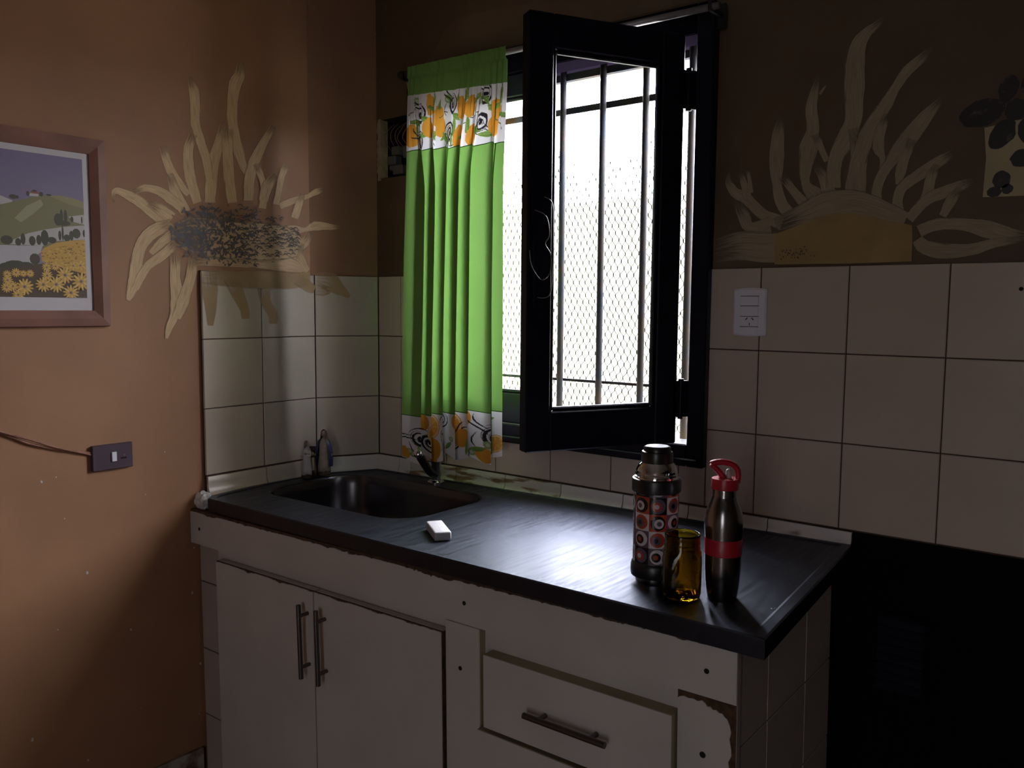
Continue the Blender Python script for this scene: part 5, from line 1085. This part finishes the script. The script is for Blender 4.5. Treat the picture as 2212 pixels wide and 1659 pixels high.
# figurines in the corner
def robe(c, prof, n=26, fold=0.06, nf=9, sx=1.0, sy=0.75, ang=0.0, open_a=None):
    V, F = [], []
    for r, z in prof:
        for k in range(n):
            a = 2 * math.pi * k / n
            q = 1 + fold * math.cos(nf * a) * max(0.0, 1 - z * 7)
            x, y = r * q * math.cos(a) * sx, r * q * math.sin(a) * sy
            V.append((c[0] + x * math.cos(ang) - y * math.sin(ang), c[1] + x * math.sin(ang) + y * math.cos(ang), c[2] + z))
    for i in range(len(prof) - 1):
        for k in range(n):
            F.append((i * n + k, i * n + (k + 1) % n, (i + 1) * n + (k + 1) % n, (i + 1) * n + k))
    F.append(tuple(range(n - 1, -1, -1))); F.append(tuple((len(prof) - 1) * n + k for k in range(n)))
    return V, F
def shell(c, prof, a0, a1, n=16, sx=1.0, sy=0.8, ang=0.0):
    V, F = [], []
    for r, z in prof:
        for k in range(n + 1):
            a = a0 + (a1 - a0) * k / n
            x, y = r * math.cos(a) * sx, r * math.sin(a) * sy
            V.append((c[0] + x * math.cos(ang) - y * math.sin(ang), c[1] + x * math.sin(ang) + y * math.cos(ang), c[2] + z))
    for i in range(len(prof) - 1):
        for k in range(n): F.append((i * (n + 1) + k, i * (n + 1) + k + 1, (i + 1) * (n + 1) + k + 1, (i + 1) * (n + 1) + k))
    return V, F
def ball(c, rx, ry, rz, n=14):
    return lathe([(rx * math.sin(math.pi * k / 10) + 1e-5, -rz * math.cos(math.pi * k / 10)) for k in range(11)], n, c, sy=ry / rx)
def rocky(c, rx, ry, rz, seed):
    bm = bmesh.new(); bmesh.ops.create_icosphere(bm, subdivisions=3, radius=1.0); r_ = random.Random(seed)
    for v in bm.verts:
        v.co *= 1 + r_.uniform(-.14, .14)
        v.co = Vector((c[0] + v.co.x * rx, c[1] + v.co.y * ry, max(c[2], c[2] + rz * (v.co.z * .9 + .35))))
    return from_bm(bm)
FA = math.radians(-42) + math.pi / 2          # statues face the room
def front(c, u, v, z): # u sideways, v forward (towards the room)
    fwd = (0.60, -0.80); sd = (0.80, 0.60)
    return (c[0] + sd[0] * u + fwd[0] * v, c[1] + sd[1] * u + fwd[1] * v, c[2] + z)
sang = math.atan2(0.60, 0.80)
def statue(name, c, H, robe_m, cloak_m, hair_m, label, halo=False, arms=True, base_m='rock', rs_=1.0, seed=1):
    t = thing(name, c, label, 'figurine', 'saint figurines behind the sink')
    k = H / 0.150
    obj('base', rocky(c, .024 * k * rs_, .019 * k * rs_, .016 * k, seed), M[base_m], t)
    obj('robe', robe((c[0], c[1], c[2]), [(.021 * k, .012 * k), (.020 * k, .03 * k), (.0165 * k, .06 * k), (.0150 * k, .085 * k), (.0155 * k, .103 * k), (.0135 * k, .115 * k), (.0058 * k, .1215 * k), (.0048 * k, .127 * k)], ang=sang), M[robe_m], t, smooth=True)
    hd_ = obj('head', ball(front(c, 0, .001 * k, .1355 * k), .0078 * k, .0085 * k, .0105 * k), M['skin'], t, smooth=True)
    obj('nose', ball(front(c, 0, .0098 * k, .1345 * k), .0014 * k, .0018 * k, .0022 * k, 8), M['skin'], hd_, smooth=True)
    for s_ in (-1, 1): obj('eye', ball(front(c, s_ * .0032 * k, .0083 * k, .1372 * k), .0011 * k, .0008 * k, .0008 * k, 8), M['pupil'], hd_, smooth=True)
    obj('mouth', ball(front(c, 0, .0086 * k, .1305 * k), .0018 * k, .0006 * k, .0006 * k, 8), M['brown'], hd_, smooth=True)
    a0, a1 = -math.pi * 0.30, math.pi * 1.30
    obj('veil', shell(c, [(.0165 * k, .112 * k), (.0115 * k, .122 * k), (.0102 * k, .135 * k), (.0088 * k, .144 * k), (.0045 * k, .149 * k), (.0006, .150 * k)], a0, a1, sx=1.0, sy=.95, ang=sang), M[hair_m], t, smooth=True)
    if cloak_m:
        obj('cloak', shell(c, [(.0245 * k, .030 * k), (.0255 * k, .055 * k), (.0245 * k, .075 * k), (.0205 * k, .098 * k), (.0165 * k, .113 * k), (.0085 * k, .122 * k)], -math.pi * .28, math.pi * 1.28, sx=1.15, sy=.85, ang=sang), M[cloak_m], t, smooth=True)
    for s_ in (-1, 1):
        if arms:
            obj('arm', tube(bez([front(c, s_ * .0145 * k, .002 * k, .110 * k), front(c, s_ * .0215 * k, .004 * k, .090 * k), front(c, s_ * .0260 * k, .008 * k, .074 * k)], 5), [.0056 * k] * 6 + [.0052 * k] * 3 + [.005 * k] * 2, 10), M[cloak_m or robe_m], t, smooth=True)
            obj('hand', ball(front(c, s_ * .0275 * k, .010 * k, .069 * k), .0030 * k, .0026 * k, .0050 * k, 10), M['skin'], t, smooth=True)
        else:
            obj('arm', tube(bez([front(c, s_ * .0140 * k, .002 * k, .110 * k), front(c, s_ * .0165 * k, .009 * k, .092 * k), front(c, s_ * .0030 * k, .0185 * k, .097 * k)], 5), .0048 * k, 10), M[robe_m], t, smooth=True)
            obj('hand', ball(front(c, s_ * .0012 * k, .0200 * k, .1005 * k), .0016 * k, .0022 * k, .0050 * k, 10), M['skin'], t, smooth=True)
    return t
statue('figurine', (-0.1465, -0.199, zc(-.13) + .0032), 0.148, 'cream_robe', 'cloak', 'brown', 'statuette in a blue cloak with arms lowered, tallest by the sink', seed=4)
statue('figurine', (-0.1545, -0.262, zc(-.15) + .0032), 0.118, 'robe', None, 'robe', 'small statuette in a white robe beside the tallest one', arms=False, seed=6, rs_=1.0)
c3 = (-0.164, -0.232, zc(-.15) + .0032)
hc = thing('holy_card_figure', c3, 'small dark standing figure between the two statuettes', 'figurine', 'saint figurines behind the sink')
obj('backing', shell(c3, [(.016, 0.0), (.016, .05), (.0165, .094)], math.pi * .1, math.pi * .9, ang=sang), M['brown'], hc, smooth=True)
obj('robe', robe(c3, [(.013, 0), (.0125, .02), (.009, .045), (.0085, .058), (.004, .066)], ang=sang), M['brown'], hc, smooth=True)
obj('scapular', shell(front(c3, 0, .0015, 0), [(.0118, .02), (.0090, .045), (.0085, .060)], -math.pi * .75, -math.pi * .25, ang=sang), M['cream_robe'], hc, smooth=True)
obj('head', ball(front(c3, 0, .001, .0715), .0052, .0052, .0068), M['skin'], hc, smooth=True)

# water drops near the worktop edge
for i, (x, y, r, lab) in enumerate([(1.452, -0.508, .013, 'flat puddle of water at the right corner of the worktop')]):
    tag(obj('water_puddle', lathe([(r, 0), (r * .9, .0012), (r * .6, .0022), (.0005, .0026)], 20, (x, y, zc(x) + .0004), sy=.55), mat_glass('water', (0.95, 0.95, 0.95)), None, smooth=True, base=(x, y, zc(x))), lab, 'puddle')

# ------------------------------------------------------------------ lift everything so that the floor is at z = 0
for o in TOP:
    o.location.z += UP
